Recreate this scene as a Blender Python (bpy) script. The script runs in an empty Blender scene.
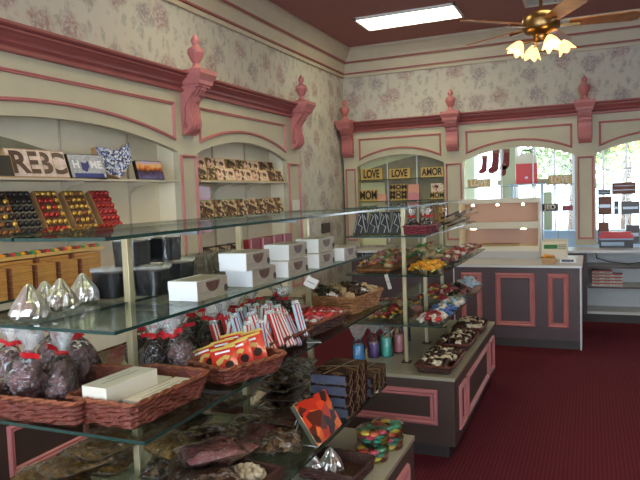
import bpy, math, random
from mathutils import Vector, Matrix, noise
random.seed(7)
SC = bpy.context.scene
COL = SC.collection
PI = math.pi
# ------------------------------------------------------------------ camera
F_PX = 630.0
EYE = 1.65
yv = Vector((270, -53, F_PX)).normalized()
xv = Vector((1470, -10, -F_PX)); xv = (xv - yv * xv.dot(yv)).normalized()
zv = xv.cross(yv)
if zv.y > 0: zv = -zv
RW = Matrix((xv, yv, zv))          # camera (right,down,forward) -> world
def P(px, py, x=None, y=None, z=None):
    d = RW @ Vector((px - 320, py - 240, F_PX))
    t = x / d.x if x is not None else (y / d.y if y is not None else (z - EYE) / d.z)
    return Vector((d.x * t, d.y * t, EYE + d.z * t))
cam = bpy.data.objects.new('camera', bpy.data.cameras.new('camera'))
COL.objects.link(cam)
r, u, b = RW @ Vector((1, 0, 0)), RW @ Vector((0, -1, 0)), RW @ Vector((0, 0, -1))
cam.matrix_world = Matrix(((r.x, u.x, b.x, 0), (r.y, u.y, b.y, 0), (r.z, u.z, b.z, EYE), (0, 0, 0, 1)))
cam.data.lens = F_PX / 640 * 36; cam.data.sensor_width = 36; cam.data.clip_start = .05
SC.camera = cam
SC.view_settings.view_transform = 'Standard'; SC.view_settings.look = 'None'
SC.view_settings.gamma = 1; SC.view_settings.use_curve_mapping = False
SC.cycles.transparent_max_bounces = 40
SC.view_settings.exposure = 0.9

# ------------------------------------------------------------------ materials
def hx(s):
    s = s.lstrip('#'); c = [int(s[i:i+2], 16) / 255 for i in (0, 2, 4)]
    return tuple(((v / 12.92) if v <= .04045 else ((v + .055) / 1.055) ** 2.4) for v in c) + (1,)
class NT:
    def __init__(s, name):
        s.m = bpy.data.materials.new(name); s.m.use_nodes = True
        s.t = s.m.node_tree; s.t.nodes.clear()
        s.out = s.t.nodes.new('ShaderNodeOutputMaterial')
    def n(s, ty, **kw):
        nd = s.t.nodes.new('ShaderNode' + ty)
        for k, v in kw.items():
            if k.startswith('_'): setattr(nd, k[1:], v)
            else: nd.inputs[k.replace('__', ' ')].default_value = v
        return nd
    def l(s, a, ao, b_, bi): s.t.links.new(a.outputs[ao], b_.inputs[bi])
def mat(name, col, rough=.5, metal=0, var=0, vscale=8, bump=0, bscale=60, emis=None, estr=0, coat=0, spec=.5, col2=None):
    t = NT(name); c = hx(col)
    p = t.n('BsdfPrincipled', Roughness=rough, Metallic=metal)
    p.inputs['Base Color'].default_value = c
    p.inputs['Specular IOR Level'].default_value = spec
    if coat: p.inputs['Coat Weight'].default_value = coat; p.inputs['Coat Roughness'].default_value = .1
    if emis: p.inputs['Emission Color'].default_value = hx(emis); p.inputs['Emission Strength'].default_value = estr
    tc = t.n('TexCoord')
    if var or col2:
        ns = t.n('TexNoise', Scale=vscale, Detail=4.0)
        rp = t.n('ValToRGB')
        rp.color_ramp.elements[0].position = .35; rp.color_ramp.elements[1].position = .65
        c2 = hx(col2) if col2 else tuple(min(1, v * (1 + var)) for v in c[:3]) + (1,)
        c1 = c if col2 else tuple(v * (1 - var) for v in c[:3]) + (1,)
        rp.color_ramp.elements[0].color = c1; rp.color_ramp.elements[1].color = c2
        t.l(tc, 'Object', ns, 'Vector'); t.l(ns, 'Fac', rp, 'Fac'); t.l(rp, 'Color', p, 'Base Color')
    if bump:
        n2 = t.n('TexNoise', Scale=bscale, Detail=3.0); bp = t.n('Bump', Strength=bump, Distance=.01)
        t.l(tc, 'Object', n2, 'Vector'); t.l(n2, 'Fac', bp, 'Height'); t.l(bp, 'Normal', p, 'Normal')
    t.l(p, 'BSDF', t.out, 'Surface')
    return t.m
def film(name, tint='#ffffff', gloss=.25, fk=1.0, rough=.12, bump=.6, bscale=35, opaque=.0, ocol='#ffffff'):
    t = NT(name)
    tr = t.n('BsdfTransparent', Color=hx(tint)); gl = t.n('BsdfGlossy', Roughness=rough)
    gl.inputs['Color'].default_value = (1, 1, 1, 1)
    fr = t.n('Fresnel', IOR=1.5)
    mt = t.n('Math', _operation='MULTIPLY_ADD'); mt.inputs[1].default_value = fk; mt.inputs[2].default_value = gloss
    mt.use_clamp = True
    mx = t.n('MixShader')
    tc = t.n('TexCoord')
    if bump:
        n2 = t.n('TexNoise', Scale=bscale, Detail=2.0); bp = t.n('Bump', Strength=bump, Distance=.02)
        t.l(tc, 'Object', n2, 'Vector'); t.l(n2, 'Fac', bp, 'Height'); t.l(bp, 'Normal', gl, 'Normal'); t.l(bp, 'Normal', fr, 'Normal')
    t.l(fr, 'Fac', mt, 0); t.l(mt, 'Value', mx, 'Fac'); t.l(tr, 'BSDF', mx, 1); t.l(gl, 'BSDF', mx, 2)
    last = mx
    if opaque:
        df = t.n('BsdfDiffuse', Color=hx(ocol)); m2 = t.n('MixShader', Fac=opaque)
        t.l(mx, 'Shader', m2, 1); t.l(df, 'BSDF', m2, 2); last = m2
    t.l(last, 'Shader', t.out, 'Surface')
    return t.m

M = {}
M['pink'] = mat('dusty_rose_paint', '#BC7474', .45, var=.06)
M['rose_dark'] = mat('rose_cornice_paint', '#9C5654', .4, var=.06)
M['cream'] = mat('cream_paint', '#BDB79F', .55, var=.05, vscale=3)
M['crown'] = mat('crown_cream_paint', '#C6BCA6', .5, var=.03)
M['niche'] = mat('niche_cream', '#F0E6CC', .6, var=.02)
M['niche_green'] = mat('niche_yellow_green', '#DADBAE', .6)
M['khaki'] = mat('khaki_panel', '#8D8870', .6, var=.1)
M['ceiling'] = mat('maroon_ceiling_paint', '#9C6662', .7, var=.04)
M['laminate'] = mat('brown_laminate', '#4A3C36', .45, var=.05)
M['laminate_daylit'] = mat('daylit_brown_laminate', '#54444A', .45, var=.05)  # same brown laminate with the counter's bluish daylight put into the colour
M['kick'] = mat('dark_kick', '#3C3637', .5)
M['ctop'] = mat('grey_green_laminate_top', '#A39E8A', .35, var=.04)
M['ctop_grey'] = mat('pale_grey_countertop', '#B9B7B8', .3)
M['white_trim'] = mat('white_edge_trim', '#D8DCE2', .35)
M['white'] = mat('white_card', '#E6E7E8', .5)
M['cabwhite'] = mat('cabinet_white_interior', '#C9CCCB', .5)
M['brass'] = mat('brass_post', '#CBBD98', .3, metal=.45)
M['brassy'] = mat('polished_brass', '#8C7048', .32, metal=1)
M['wicker'] = mat('red_brown_wicker', '#703628', .5, var=.3, vscale=60, bump=.6, bscale=150)
M['wicker_tan'] = mat('tan_wicker', '#A07048', .5, var=.3, vscale=60, bump=.6, bscale=150)
M['wicker_dark'] = mat('dark_wicker', '#4a2c24', .5, var=.3, vscale=60, bump=.6, bscale=150)
M['wicker_rim'] = mat('wicker_rim_brown', '#84492F', .5, var=.35, vscale=80, bump=.5, bscale=150)
M['choc'] = mat('milk_chocolate', '#4A2C20', .35, var=.3, vscale=30)
M['choc_dark'] = mat('dark_chocolate', '#2c1c18', .3, var=.3, vscale=30)
M['choc_pink'] = mat('mauve_chocolate', '#7a5656', .4, var=.25, vscale=30)
M['whitechoc'] = mat('white_chocolate', '#D9CFB4', .45, var=.1, vscale=30)
M['foil'] = mat('silver_foil', '#E8E6E0', .28, metal=1, bump=.5, bscale=45)
M['foil_red'] = mat('red_foil', '#B23A32', .25, metal=.5)
M['foil_gold'] = mat('gold_foil', '#C9A24E', .25, metal=.6)
M['foil_bronze'] = mat('bronze_foil', '#8a5a34', .3, metal=.5)
M['red'] = mat('red_ribbon', '#C81E26', .35)
M['redpack'] = mat('red_packet_print', '#CC3626', .3, coat=.4, var=.08)
M['yellow'] = mat('yellow_card', '#CDB25A', .4, var=.1)
M['goldbox'] = mat('gold_box_card', '#C9A860', .4, var=.1)
M['orange'] = mat('orange_candy', '#E09A22', .3, coat=.3)
M['cy'] = mat('lemon_candy', '#E0C850', .3, coat=.3)
M['cg'] = mat('green_candy', '#3E8C4A', .3, coat=.3)
M['cr'] = mat('red_candy', '#C2312F', .3, coat=.3)
M['cpk'] = mat('pink_candy', '#D58A92', .3, coat=.3)
M['cw'] = mat('white_candy', '#E2DCD2', .35, coat=.3)
M['cb'] = mat('blue_candy', '#4B6FB4', .3, coat=.3)
M['clb'] = mat('pale_blue_candy', '#B4CFE6', .3, coat=.3)
M['tan'] = mat('tan_candy', '#B39A74', .4, coat=.2)
M['crimson'] = mat('crimson_candy', '#9a2a34', .3, coat=.3)
M['purple'] = mat('purple_candy', '#6a4a98', .3, coat=.3)
M['teal'] = mat('teal_candy', '#4fb7a4', .3, coat=.3)
M['azure'] = mat('azure_candy', '#3c92c8', .3, coat=.3)
M['wicker_red'] = mat('dark_red_weave', '#7a3440', .5, var=.25, vscale=60)
M['cpk2'] = mat('pale_pink_window_panel', '#CDB8B0', .35, var=.2, vscale=20)
M['print_light'] = mat('grey_pattern_print', '#A9ABB4', .4, var=.25, vscale=50)
M['black'] = mat('black_card', '#1c1a1c', .35)
M['navy'] = mat('navy_card', '#26327a', .4)
M['cardboard'] = mat('kraft_card', '#B08D62', .6, var=.08)
M['cream_card'] = mat('cream_box_card', '#DAD5C4', .5)
M['print_brown'] = mat('brown_print', '#54382c', .4, var=.5, vscale=60)
M['print_grey'] = mat('grey_print', '#8c8a86', .5)
M['wood'] = mat('honey_wood', '#C08F48', .4, var=.12, vscale=14)
M['wood_dark'] = mat('dark_wood_end', '#7A4A34', .5, var=.1)
M['steel'] = mat('grey_steel', '#8b8f96', .3, metal=.7)
M['fan_wood'] = mat('fan_blade_wood', '#A06A3C', .35, var=.2, vscale=12)
M['tag'] = mat('paper_tag', '#DAD8CF', .6)
M['mauve'] = mat('mauve_packet', '#9a5a60', .35, var=.25, vscale=20)
M['bluegrey'] = mat('blue_grey_film_end', '#444859', .25, var=.2)
M['glint'] = film('crinkled_clear_film', gloss=.035, rough=.07, bump=1.0, bscale=70)
M['box_side_shade'] = mat('cream_print_side_shade', '#A39A88', .45, var=.08, vscale=25)  # cream print darkened so box sides and tops read shaded
M['tubblack'] = mat('black_tub_candy', '#17171e', .25, var=.3, vscale=40)
M['kraft_bag'] = mat('grey_brown_bag', '#8a7a68', .35, var=.35, vscale=30, bump=.6, bscale=40)
M['gold_bag'] = mat('toffee_pieces', '#B8904E', .3, var=.6, vscale=45)
M['green_card'] = mat('green_card', '#2f7a4c', .5)
M['pinkcard'] = mat('salmon_card', '#E2A48E', .5)
M['lightblue'] = mat('pale_blue_paint', '#9DB8D2', .5)
M['sage'] = mat('sage_paint', '#9aa386', .6)
M['dkred'] = mat('dark_red_card', '#8a2330', .4)
M['bark'] = mat('tree_bark', '#5a4a3c', .8)
M['film'] = film('clear_cellophane', gloss=.015, rough=.12, bump=1.0, bscale=45, opaque=.02)
M['film_soft'] = film('clear_cellophane_flared', gloss=.05, rough=.2, bump=1.0, bscale=30, opaque=.24)
M['film_clear'] = film('clear_plastic', gloss=.0, rough=.05, bump=.1, opaque=.01)
M['glass'] = film('shelf_glass', tint='#DCE6E0', gloss=.01, fk=.55, rough=.02, bump=0)
M['glass_white'] = film('frosted_shelf_glass', tint='#DDE6E0', gloss=.03, rough=.05, bump=0, opaque=.25, ocol='#c8ccc0')
M['glass_edge'] = mat('green_glass_edge', '#24403a', .15)
M['glass_edge_dk'] = mat('dark_glass_edge', '#22282a', .15)
M['tulip'] = mat('amber_glass_shade', '#E8C08A', .3, emis='#FFC070', estr=1.5)
M['diffuser'] = mat('lamp_diffuser', '#f0f0e0', .5, emis='#F8F0C8', estr=6.5)
M['peach'] = mat('peach_case_lining', '#C8A498', .5)
M['bulb'] = mat('warm_spot_bulb', '#ffffff', .4, emis='#FFE8B0', estr=14)
M['leaf_y'] = mat('autumn_leaves', '#C6B468', .7, var=.3, vscale=6)
M['leaf_g'] = mat('green_leaves', '#7d9160', .7, var=.3, vscale=6)

def wallpaper():
    t = NT('floral_wallpaper')
    p = t.n('BsdfPrincipled', Roughness=.75); p.inputs['Specular IOR Level'].default_value = .25
    tc = t.n('TexCoord'); sx = t.n('SeparateXYZ'); ad = t.n('Math', _operation='ADD'); cb = t.n('CombineXYZ')
    t.l(tc, 'Object', sx, 'Vector'); t.l(sx, 'X', ad, 0); t.l(sx, 'Y', ad, 1); t.l(ad, 'Value', cb, 'X'); t.l(sx, 'Z', cb, 'Y')
    nd = t.n('TexNoise', Scale=9.0, Detail=3.0); t.l(cb, 'Vector', nd, 'Vector')
    def disp(amt):
        s_ = t.n('VectorMath', _operation='SUBTRACT'); s_.inputs[1].default_value = (.5, .5, .5)
        m_ = t.n('VectorMath', _operation='SCALE'); m_.inputs['Scale'].default_value = amt
        a_ = t.n('VectorMath', _operation='ADD')
        t.l(nd, 'Color', s_, 0); t.l(s_, 'Vector', m_, 0); t.l(cb, 'Vector', a_, 0); t.l(m_, 'Vector', a_, 1)
        return a_
    base = hx('#C8C4B8')
    def layer(prev, scale, thr, soft, cols, amt, strength, sx_=1.0, grain=45.0, off=0):
        d = disp(amt); mp = t.n('Mapping'); mp.inputs['Scale'].default_value = (sx_, 1, 1); mp.inputs['Location'].default_value = (off, off, 0)
        mp.inputs['Rotation'].default_value = (0, 0, off * .7)
        t.l(d, 'Vector', mp, 'Vector')
        v = t.n('TexVoronoi', Scale=scale, Randomness=.75); v.voronoi_dimensions = '2D'
        t.l(mp, 'Vector', v, 'Vector')
        r1 = t.n('MapRange'); r1.inputs['From Min'].default_value = thr + soft; r1.inputs['From Max'].default_value = thr
        t.l(v, 'Distance', r1, 'Value')
        g = t.n('TexNoise', Scale=grain, Detail=2.0); t.l(cb, 'Vector', g, 'Vector')
        r2 = t.n('MapRange'); r2.inputs['From Min'].default_value = .30; r2.inputs['From Max'].default_value = .62
        t.l(g, 'Fac', r2, 'Value')
        m1 = t.n('Math', _operation='MULTIPLY'); t.l(r1, 'Result', m1, 0); t.l(r2, 'Result', m1, 1)
        m2 = t.n('Math', _operation='MULTIPLY'); t.l(m1, 'Value', m2, 0); m2.inputs[1].default_value = strength
        sc = t.n('SeparateColor'); t.l(v, 'Color', sc, 'Color')
        cr = t.n('ValToRGB'); cr.color_ramp.interpolation = 'CONSTANT'
        cr.color_ramp.elements[0].color = hx(cols[0]); cr.color_ramp.elements[1].color = hx(cols[1]); cr.color_ramp.elements[1].position = .6
        t.l(sc, 'Red', cr, 'Fac')
        mx = t.n('Mix', _data_type='RGBA'); t.l(m2, 'Value', mx, 0); t.l(cr, 'Color', mx, 7)
        if prev is None: mx.inputs[6].default_value = base
        else: t.t.links.new(prev.outputs[2], mx.inputs[6])
        return mx
    a = layer(None, 4.6, .20, .10, ('#8d9189', '#A0988e'), .14, .6, 2.1, 24, 0.6)
    a = layer(a, 2.7, .20, .16, ('#9C767C', '#8f8088'), .16, .8, 1.0, 36, 2.3)
    a = layer(a, 7.5, .10, .1, ('#8d9389', '#b08a88'), .05, .35, 1.0, 70, 5.1)
    t.t.links.new(a.outputs[2], p.inputs['Base Color'])
    t.l(p, 'BSDF', t.out, 'Surface'); return t.m
M['paper'] = wallpaper()
def carpet():
    t = NT('maroon_carpet'); p = t.n('BsdfPrincipled', Roughness=.95); p.inputs['Specular IOR Level'].default_value = .1
    tc = t.n('TexCoord'); mp = t.n('Mapping'); mp.inputs['Rotation'].default_value = (0, 0, .785)
    t.l(tc, 'Object', mp, 'Vector')
    ck = t.n('TexChecker', Scale=60.0, Color1=hx('#74303C'), Color2=hx('#60242F')); t.l(mp, 'Vector', ck, 'Vector')
    ns = t.n('TexNoise', Scale=180.0, Detail=2.0); t.l(tc, 'Object', ns, 'Vector')
    mx = t.n('Mix', _data_type='RGBA', _blend_type='MULTIPLY'); mx.inputs[0].default_value = .5
    t.l(ck, 'Color', mx, 6); t.l(ns, 'Color', mx, 7); t.t.links.new(mx.outputs[2], p.inputs['Base Color'])
    bp = t.n('Bump', Strength=.4, Distance=.01); t.l(ns, 'Fac', bp, 'Height'); t.l(bp, 'Normal', p, 'Normal')
    t.l(p, 'BSDF', t.out, 'Surface'); return t.m
M['carpet'] = carpet()
def skyline_print():
    t = NT('city_skyline_print'); p = t.n('BsdfPrincipled', Roughness=.35)
    tc = t.n('TexCoord'); sx = t.n('SeparateXYZ'); t.l(tc, 'Object', sx, 'Vector')
    ns = t.n('TexNoise', Scale=26.0, Detail=2.0); t.l(tc, 'Object', ns, 'Vector')
    a = t.n('Math', _operation='MULTIPLY_ADD'); a.inputs[1].default_value = .10; t.l(ns, 'Fac', a, 0); t.l(sx, 'Z', a, 2)
    r_ = t.n('MapRange'); r_.inputs['From Min'].default_value = .04; r_.inputs['From Max'].default_value = .22; t.l(a, 'Value', r_, 'Value')
    cr = t.n('ValToRGB'); e = cr.color_ramp.elements
    e[0].color = hx('#7078a8'); e[1].color = hx('#c8b4c8')
    for pos, c in ((.25, '#5a4a70'), (.42, '#2a1c20'), (.55, '#c86a28'), (.7, '#e0b070'), (.82, '#b0a0c4')):
        q = e.new(pos); q.color = hx(c)
    t.l(r_, 'Result', cr, 'Fac'); t.l(cr, 'Color', p, 'Base Color'); t.l(p, 'BSDF', t.out, 'Surface'); return t.m
M['skyline'] = skyline_print()
def patch_print(name, cols, scale, rough=.35):
    t = NT(name); p = t.n('BsdfPrincipled', Roughness=rough)
    tc = t.n('TexCoord'); v = t.n('TexVoronoi', Scale=scale); t.l(tc, 'Object', v, 'Vector')
    sc = t.n('SeparateColor'); t.l(v, 'Color', sc, 'Color')
    cr = t.n('ValToRGB'); cr.color_ramp.interpolation = 'CONSTANT'; e = cr.color_ramp.elements
    e[0].color = hx(cols[0]); e[1].color = hx(cols[1]); e[1].position = 1 / len(cols)
    for i, c in enumerate(cols[2:]): q = e.new((i + 2) / len(cols)); q.color = hx(c)
    t.l(sc, 'Red', cr, 'Fac'); t.l(cr, 'Color', p, 'Base Color'); t.l(p, 'BSDF', t.out, 'Surface'); return t.m
M['ohio'] = patch_print('blue_white_patch_print', ['#2b2f55', '#dfe3ea', '#5a6ea8', '#c8ccda', '#3a3c60', '#9eb0d8'], 75)
M['assort'] = patch_print('chocolate_assortment', ['#4a2e22', '#8a6a48', '#2e1c18', '#c8b08a', '#6a4632', '#b09a7a'], 34)
M['assort_pink'] = patch_print('pink_chocolate_novelties', ['#e8c0b0', '#d8c8a0', '#5a382c', '#e8d8b8', '#d09c90', '#8a6248'], 36)
M['poster'] = patch_print('orange_flame_print', ['#D8401c', '#2a1210', '#E0562a', '#5a2016', '#c83018', '#e87030', '#c22c14'], 26)
M['patch_bag'] = patch_print('speckled_snack_mix', ['#5a3420', '#a07a50', '#33201a', '#c8ae80', '#7a5238', '#d0c8d0'], 55)
M['multi'] = patch_print('multicolour_gummies', ['#d8622a', '#2e9a6a', '#c83a5a', '#d8c23a', '#3c7a4a', '#d87a8a', '#38302c'], 32, .2)

# ------------------------------------------------------------------ mesh builder
class MB:
    def __init__(s): s.v = []; s.f = []; s.mi = []; s.M = Matrix.Identity(4); s.sm = []
    def add(s, vs, fs, mi=0, smooth=False):
        o = len(s.v); s.v += [tuple(s.M @ Vector(p)) for p in vs]
        for f in fs: s.f.append([o + i for i in f]); s.mi.append(mi); s.sm.append(smooth)
    def box(s, x0, y0, z0, x1, y1, z1, mi=0, side=None):
        vs = [(x0, y0, z0), (x1, y0, z0), (x1, y1, z0), (x0, y1, z0), (x0, y0, z1), (x1, y0, z1), (x1, y1, z1), (x0, y1, z1)]
        s.add(vs, [(3, 2, 1, 0), (4, 5, 6, 7)], mi)
        s.add(vs, [(0, 1, 5, 4), (1, 2, 6, 5), (2, 3, 7, 6), (3, 0, 4, 7)], mi if side is None else side)
    def prism(s, poly, a, b_, ax='y', mi=0, cap=None):
        """poly of 2D pts extruded along an axis from a to b."""
        n = len(poly)
        def pt(p, q): return {'y': (p[0], q, p[1]), 'x': (q, p[0], p[1]), 'z': (p[0], p[1], q)}[ax]
        vs = [pt(p, a) for p in poly] + [pt(p, b_) for p in poly]
        s.add(vs, [tuple(range(n))[::-1], tuple(range(n, 2 * n))], mi if cap is None else cap)
        s.add(vs, [(i, (i + 1) % n, n + (i + 1) % n, n + i) for i in range(n)], mi)
    def lathe(s, prof, seg=16, mi=0, c=(0, 0, 0), smooth=True, wob=0, ph=0):
        vs = []
        for (r_, z) in prof:
            for k in range(seg):
                a = 2 * PI * k / seg + ph
                q = 1 + (wob * noise.noise(Vector((math.cos(a) * 2, math.sin(a) * 2, z * 40 + ph * 9))) if wob else 0)
                vs.append((c[0] + r_ * q * math.cos(a), c[1] + r_ * q * math.sin(a), c[2] + z))
        fs = []
        for i in range(len(prof) - 1):
            for k in range(seg):
                k2 = (k + 1) % seg
                fs.append((i * seg + k, i * seg + k2, (i + 1) * seg + k2, (i + 1) * seg + k))
        s.add(vs, fs, mi, smooth)
        n = len(prof)
        s.add([vs[k] for k in range(seg)], [tuple(range(seg))[::-1]], mi)
        s.add([vs[(n - 1) * seg + k] for k in range(seg)], [tuple(range(seg))], mi)
    def tube(s, path, r_, seg=6, mi=0, closed=False, smooth=True):
        pts = [Vector(p) for p in path]; n = len(pts); vs = []
        for i, p in enumerate(pts):
            a = pts[(i - 1) % n] if (i or closed) else p
            c = pts[(i + 1) % n] if (i < n - 1 or closed) else p
            d = (c - a).normalized()
            up = Vector((0, 0, 1)) if abs(d.z) < .9 else Vector((1, 0, 0))
            e1 = d.cross(up).normalized(); e2 = d.cross(e1)
            rr = r_[i] if isinstance(r_, (list, tuple)) else r_
            for k in range(seg):
                t = 2 * PI * k / seg; vs.append(p + e1 * rr * math.cos(t) + e2 * rr * math.sin(t))
        fs = []
        for i in range(n if closed else n - 1):
            j = (i + 1) % n
            for k in range(seg):
                k2 = (k + 1) % seg; fs.append((i * seg + k, i * seg + k2, j * seg + k2, j * seg + k))
        if not closed: fs += [tuple(range(seg))[::-1], tuple(range((n - 1) * seg, n * seg))]
        s.add([tuple(v) for v in vs], fs, mi, smooth)
    def blob(s, c, r_, n1=8, n2=6, mi=0, jit=0, seed=0):
        """an ellipsoid; r_ may be a 3-tuple"""
        if not isinstance(r_, (tuple, list)): r_ = (r_, r_, r_)
        vs = [(c[0], c[1], c[2] - r_[2])]
        for i in range(1, n2):
            ph = -PI / 2 + PI * i / n2
            for k in range(n1):
                t = 2 * PI * k / n1
                d = Vector((math.cos(ph) * math.cos(t), math.cos(ph) * math.sin(t), math.sin(ph)))
                q = 1 + jit * noise.noise(d * 1.7 + Vector((seed * 3.1, seed * 1.7, seed)))
                vs.append((c[0] + r_[0] * d.x * q, c[1] + r_[1] * d.y * q, c[2] + r_[2] * d.z * q))
        vs.append((c[0], c[1], c[2] + r_[2])); L = len(vs) - 1; fs = []
        for k in range(n1): fs.append((0, 1 + (k + 1) % n1, 1 + k))
        for i in range(n2 - 2):
            for k in range(n1):
                a = 1 + i * n1; k2 = (k + 1) % n1; fs.append((a + k, a + k2, a + n1 + k2, a + n1 + k))
        a = 1 + (n2 - 2) * n1
        for k in range(n1): fs.append((a + k, a + (k + 1) % n1, L))
        s.add(vs, fs, mi, True)
    def frame(s, pts, w, h, mi=0):
        """raised moulding round a closed convex-ish 2D outline (x,z plane, raised towards -y), width w inwards"""
        n = len(pts); area = sum(pts[i][0] * pts[(i + 1) % n][1] - pts[(i + 1) % n][0] * pts[i][1] for i in range(n))
        if area < 0: pts = pts[::-1]
        def off(d):
            o = []
            for i in range(n):
                p0, p1, p2 = Vector(pts[i - 1]), Vector(pts[i]), Vector(pts[(i + 1) % n])
                a = (p1 - p0).normalized(); c = (p2 - p1).normalized()
                na, nc = Vector((-a.y, a.x)), Vector((-c.y, c.x)); m = (na + nc).normalized()
                o.append(p1 + m * d / max(.3, m.dot(na)))
            return o
        prof = [(0, 0), (.12 * w, h * .7), (.35 * w, h), (.6 * w, h * .6), (.8 * w, h * .75), (w, 0)]
        vs = []
        for d, hh in prof: vs += [(q.x, -hh, q.y) for q in off(d)]
        fs = []
        for j in range(len(prof) - 1):
            for i in range(n):
                i2 = (i + 1) % n; fs.append((j * n + i, j * n + i2, (j + 1) * n + i2, (j + 1) * n + i))
        s.add(vs, fs, mi)
    def build(s, name, mats, parent=None, bevel=0, loc=None):
        me = bpy.data.meshes.new(name); me.from_pydata(s.v, [], s.f); me.update()
        for m in (mats if isinstance(mats, (list, tuple)) else [mats]): me.materials.append(M[m] if isinstance(m, str) else m)
        me.polygons.foreach_set('material_index', s.mi); me.polygons.foreach_set('use_smooth', s.sm)
        o = bpy.data.objects.new(name, me); COL.objects.link(o)
        if parent: o.parent = parent
        if loc: o.location = loc
        if bevel:
            b_ = o.modifiers.new('bevel', 'BEVEL'); b_.width = bevel; b_.segments = 2; b_.limit_method = 'ANGLE'
        return o
KIDS = {}
def tag(o, label, cat, group=None, kind=None):
    if label: o['label'] = label
    if cat: o['category'] = cat
    if group: o['group'] = group
    if kind: o['kind'] = kind
    return o
def thing(name, label, cat, loc=(0, 0, 0), rz=0, group=None, kind=None):
    o = bpy.data.objects.new(name, None); o.empty_display_size = .05; COL.objects.link(o)
    o.location = loc; o.rotation_euler = (0, 0, rz)
    return tag(o, label, cat, group, kind)
def copy_tree(o, parent=None):
    c = o.copy(); COL.objects.link(c); c.parent = parent
    for ch in KIDS.get(o.name, list(o.children)): copy_tree(ch, c)
    return c
def freeze(o):           # remember a prototype's children so that copies need no search
    ch = list(o.children); KIDS[o.name] = ch
    for c in ch: freeze(c)
    return o
USED = set()
def place(proto, loc, rz=0, label=None, group=None, sc=None, rot=None):
    if proto.name in USED: o = copy_tree(proto)
    else: o = proto; USED.add(proto.name)
    o.location = loc; o.rotation_euler = rot if rot else (0, 0, rz)
    if sc: o.scale = sc if isinstance(sc, (tuple, list)) else (sc, sc, sc)
    if label: o['label'] = label
    if group: o['group'] = group
    return o
def struct(o): o['kind'] = 'structure'; return o
def text_mesh(s, size, mname, parent, name='lettering', loc=(0, 0, 0), rot=(PI / 2, 0, 0), depth=.001, sx=1):
    c = bpy.data.curves.new(name, 'FONT'); c.body = s; c.size = size; c.extrude = depth; c.align_x = 'CENTER'; c.align_y = 'CENTER'; c.offset = size * .03
    t = bpy.data.objects.new('tmp', c); COL.objects.link(t)
    dg = bpy.context.evaluated_depsgraph_get(); me = bpy.data.meshes.new_from_object(t.evaluated_get(dg))
    bpy.data.objects.remove(t); me.materials.clear(); me.materials.append(M[mname]); me.name = name
    o = bpy.data.objects.new(name, me); COL.objects.link(o); o.parent = parent; o.location = loc; o.rotation_euler = rot; o.scale = (sx, 1, 1)
    return o
def rotm(loc, rz=0, rx=0, ry=0):
    return Matrix.Translation(loc) @ Matrix.Rotation(rz, 4, 'Z') @ Matrix.Rotation(ry, 4, 'Y') @ Matrix.Rotation(rx, 4, 'X')

XW, YB, HC = -3.40, 8.98, 3.80      # left wall, back wall, ceiling
XR, YF = 4.2, -2.4                  # extents to the right and behind the camera
# ------------------------------------------------------------------ room shell
m = MB(); m.box(XW - .1, YF, -.05, XR, 11.2, 0); struct(m.build('floor', 'carpet'))
m = MB(); m.box(XW - .1, YF, HC, XR, YB + .1, HC + .1); struct(m.build('ceiling', 'ceiling'))
m = MB(); m.box(XW - .1, YF, 0, XW, YB + .1, HC); struct(m.build('wall_left', 'paper'))
m = MB()
m.box(XW, YB, 2.35, XR, YB + .1, HC); m.box(XW, YB, 0, -1.64, YB + .1, 2.35); m.box(-1.64, YB, 0, XR, YB + .1, .84)
m.box(1.5, YB, .84, XR, YB + .1, 2.35)
struct(m.build('wall_back', 'paper'))
m = MB(); m.box(XW, YF - .1, 0, XR, YF, .65); m.box(XW, YF - .1, 2.95, XR, YF, HC)
for a, c in ((XW, -3.0), (-.15, .35), (3.4, XR)): m.box(a, YF - .1, .65, c, YF, 2.95)
struct(m.build('wall_front', 'cream'))
m = MB(); m.box(XR, YF, 0, XR + .1, YB + .1, HC); struct(m.build('wall_right', 'paper'))
for i, (a, c) in enumerate(((-3.0, -.15), (.35, 3.4))):
    m = MB()
    for k in range(4): x = a + (c - a - .05) * k / 3; m.box(x, YF - .08, .65, x + .05, YF - .03, 2.95)
    m.box(a, YF - .08, .65, c, YF - .03, .70); m.box(a, YF - .08, 2.90, c, YF - .03, 2.95)
    struct(m.build(f'window_{i + 8}', 'white_trim'))
# crown moulding: profile (distance out from wall, height)
cp = [(0, 3.40), (.035, 3.40), (.04, 3.43), (.03, 3.45), (.05, 3.47), (.06, 3.59), (.09, 3.61), (.10, 3.63), (.11, 3.66), (.17, 3.75), (.20, 3.77), (.20, HC), (0, HC)]
def crown(name, left):
    m = MB()
    if left: m.prism([(XW + a, z) for a, z in cp], YF, YB - .001, 'y')
    else: m.prism([(YB - a, z) for a, z in cp], XW + .001, XR, 'x')
    for z0, z1, d in ((3.445, 3.465, .056), (3.60, 3.622, .104)):
        if left: m.box(XW + .02, YF, z0, XW + d, YB - .05, z1, 1)
        else: m.box(XW + .05, YB - d, z0, XR, YB - .02, z1, 1)
    struct(m.build(name, ['crown', 'rose_dark']))
crown('trim_1', True); crown('trim_2', False)

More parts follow.
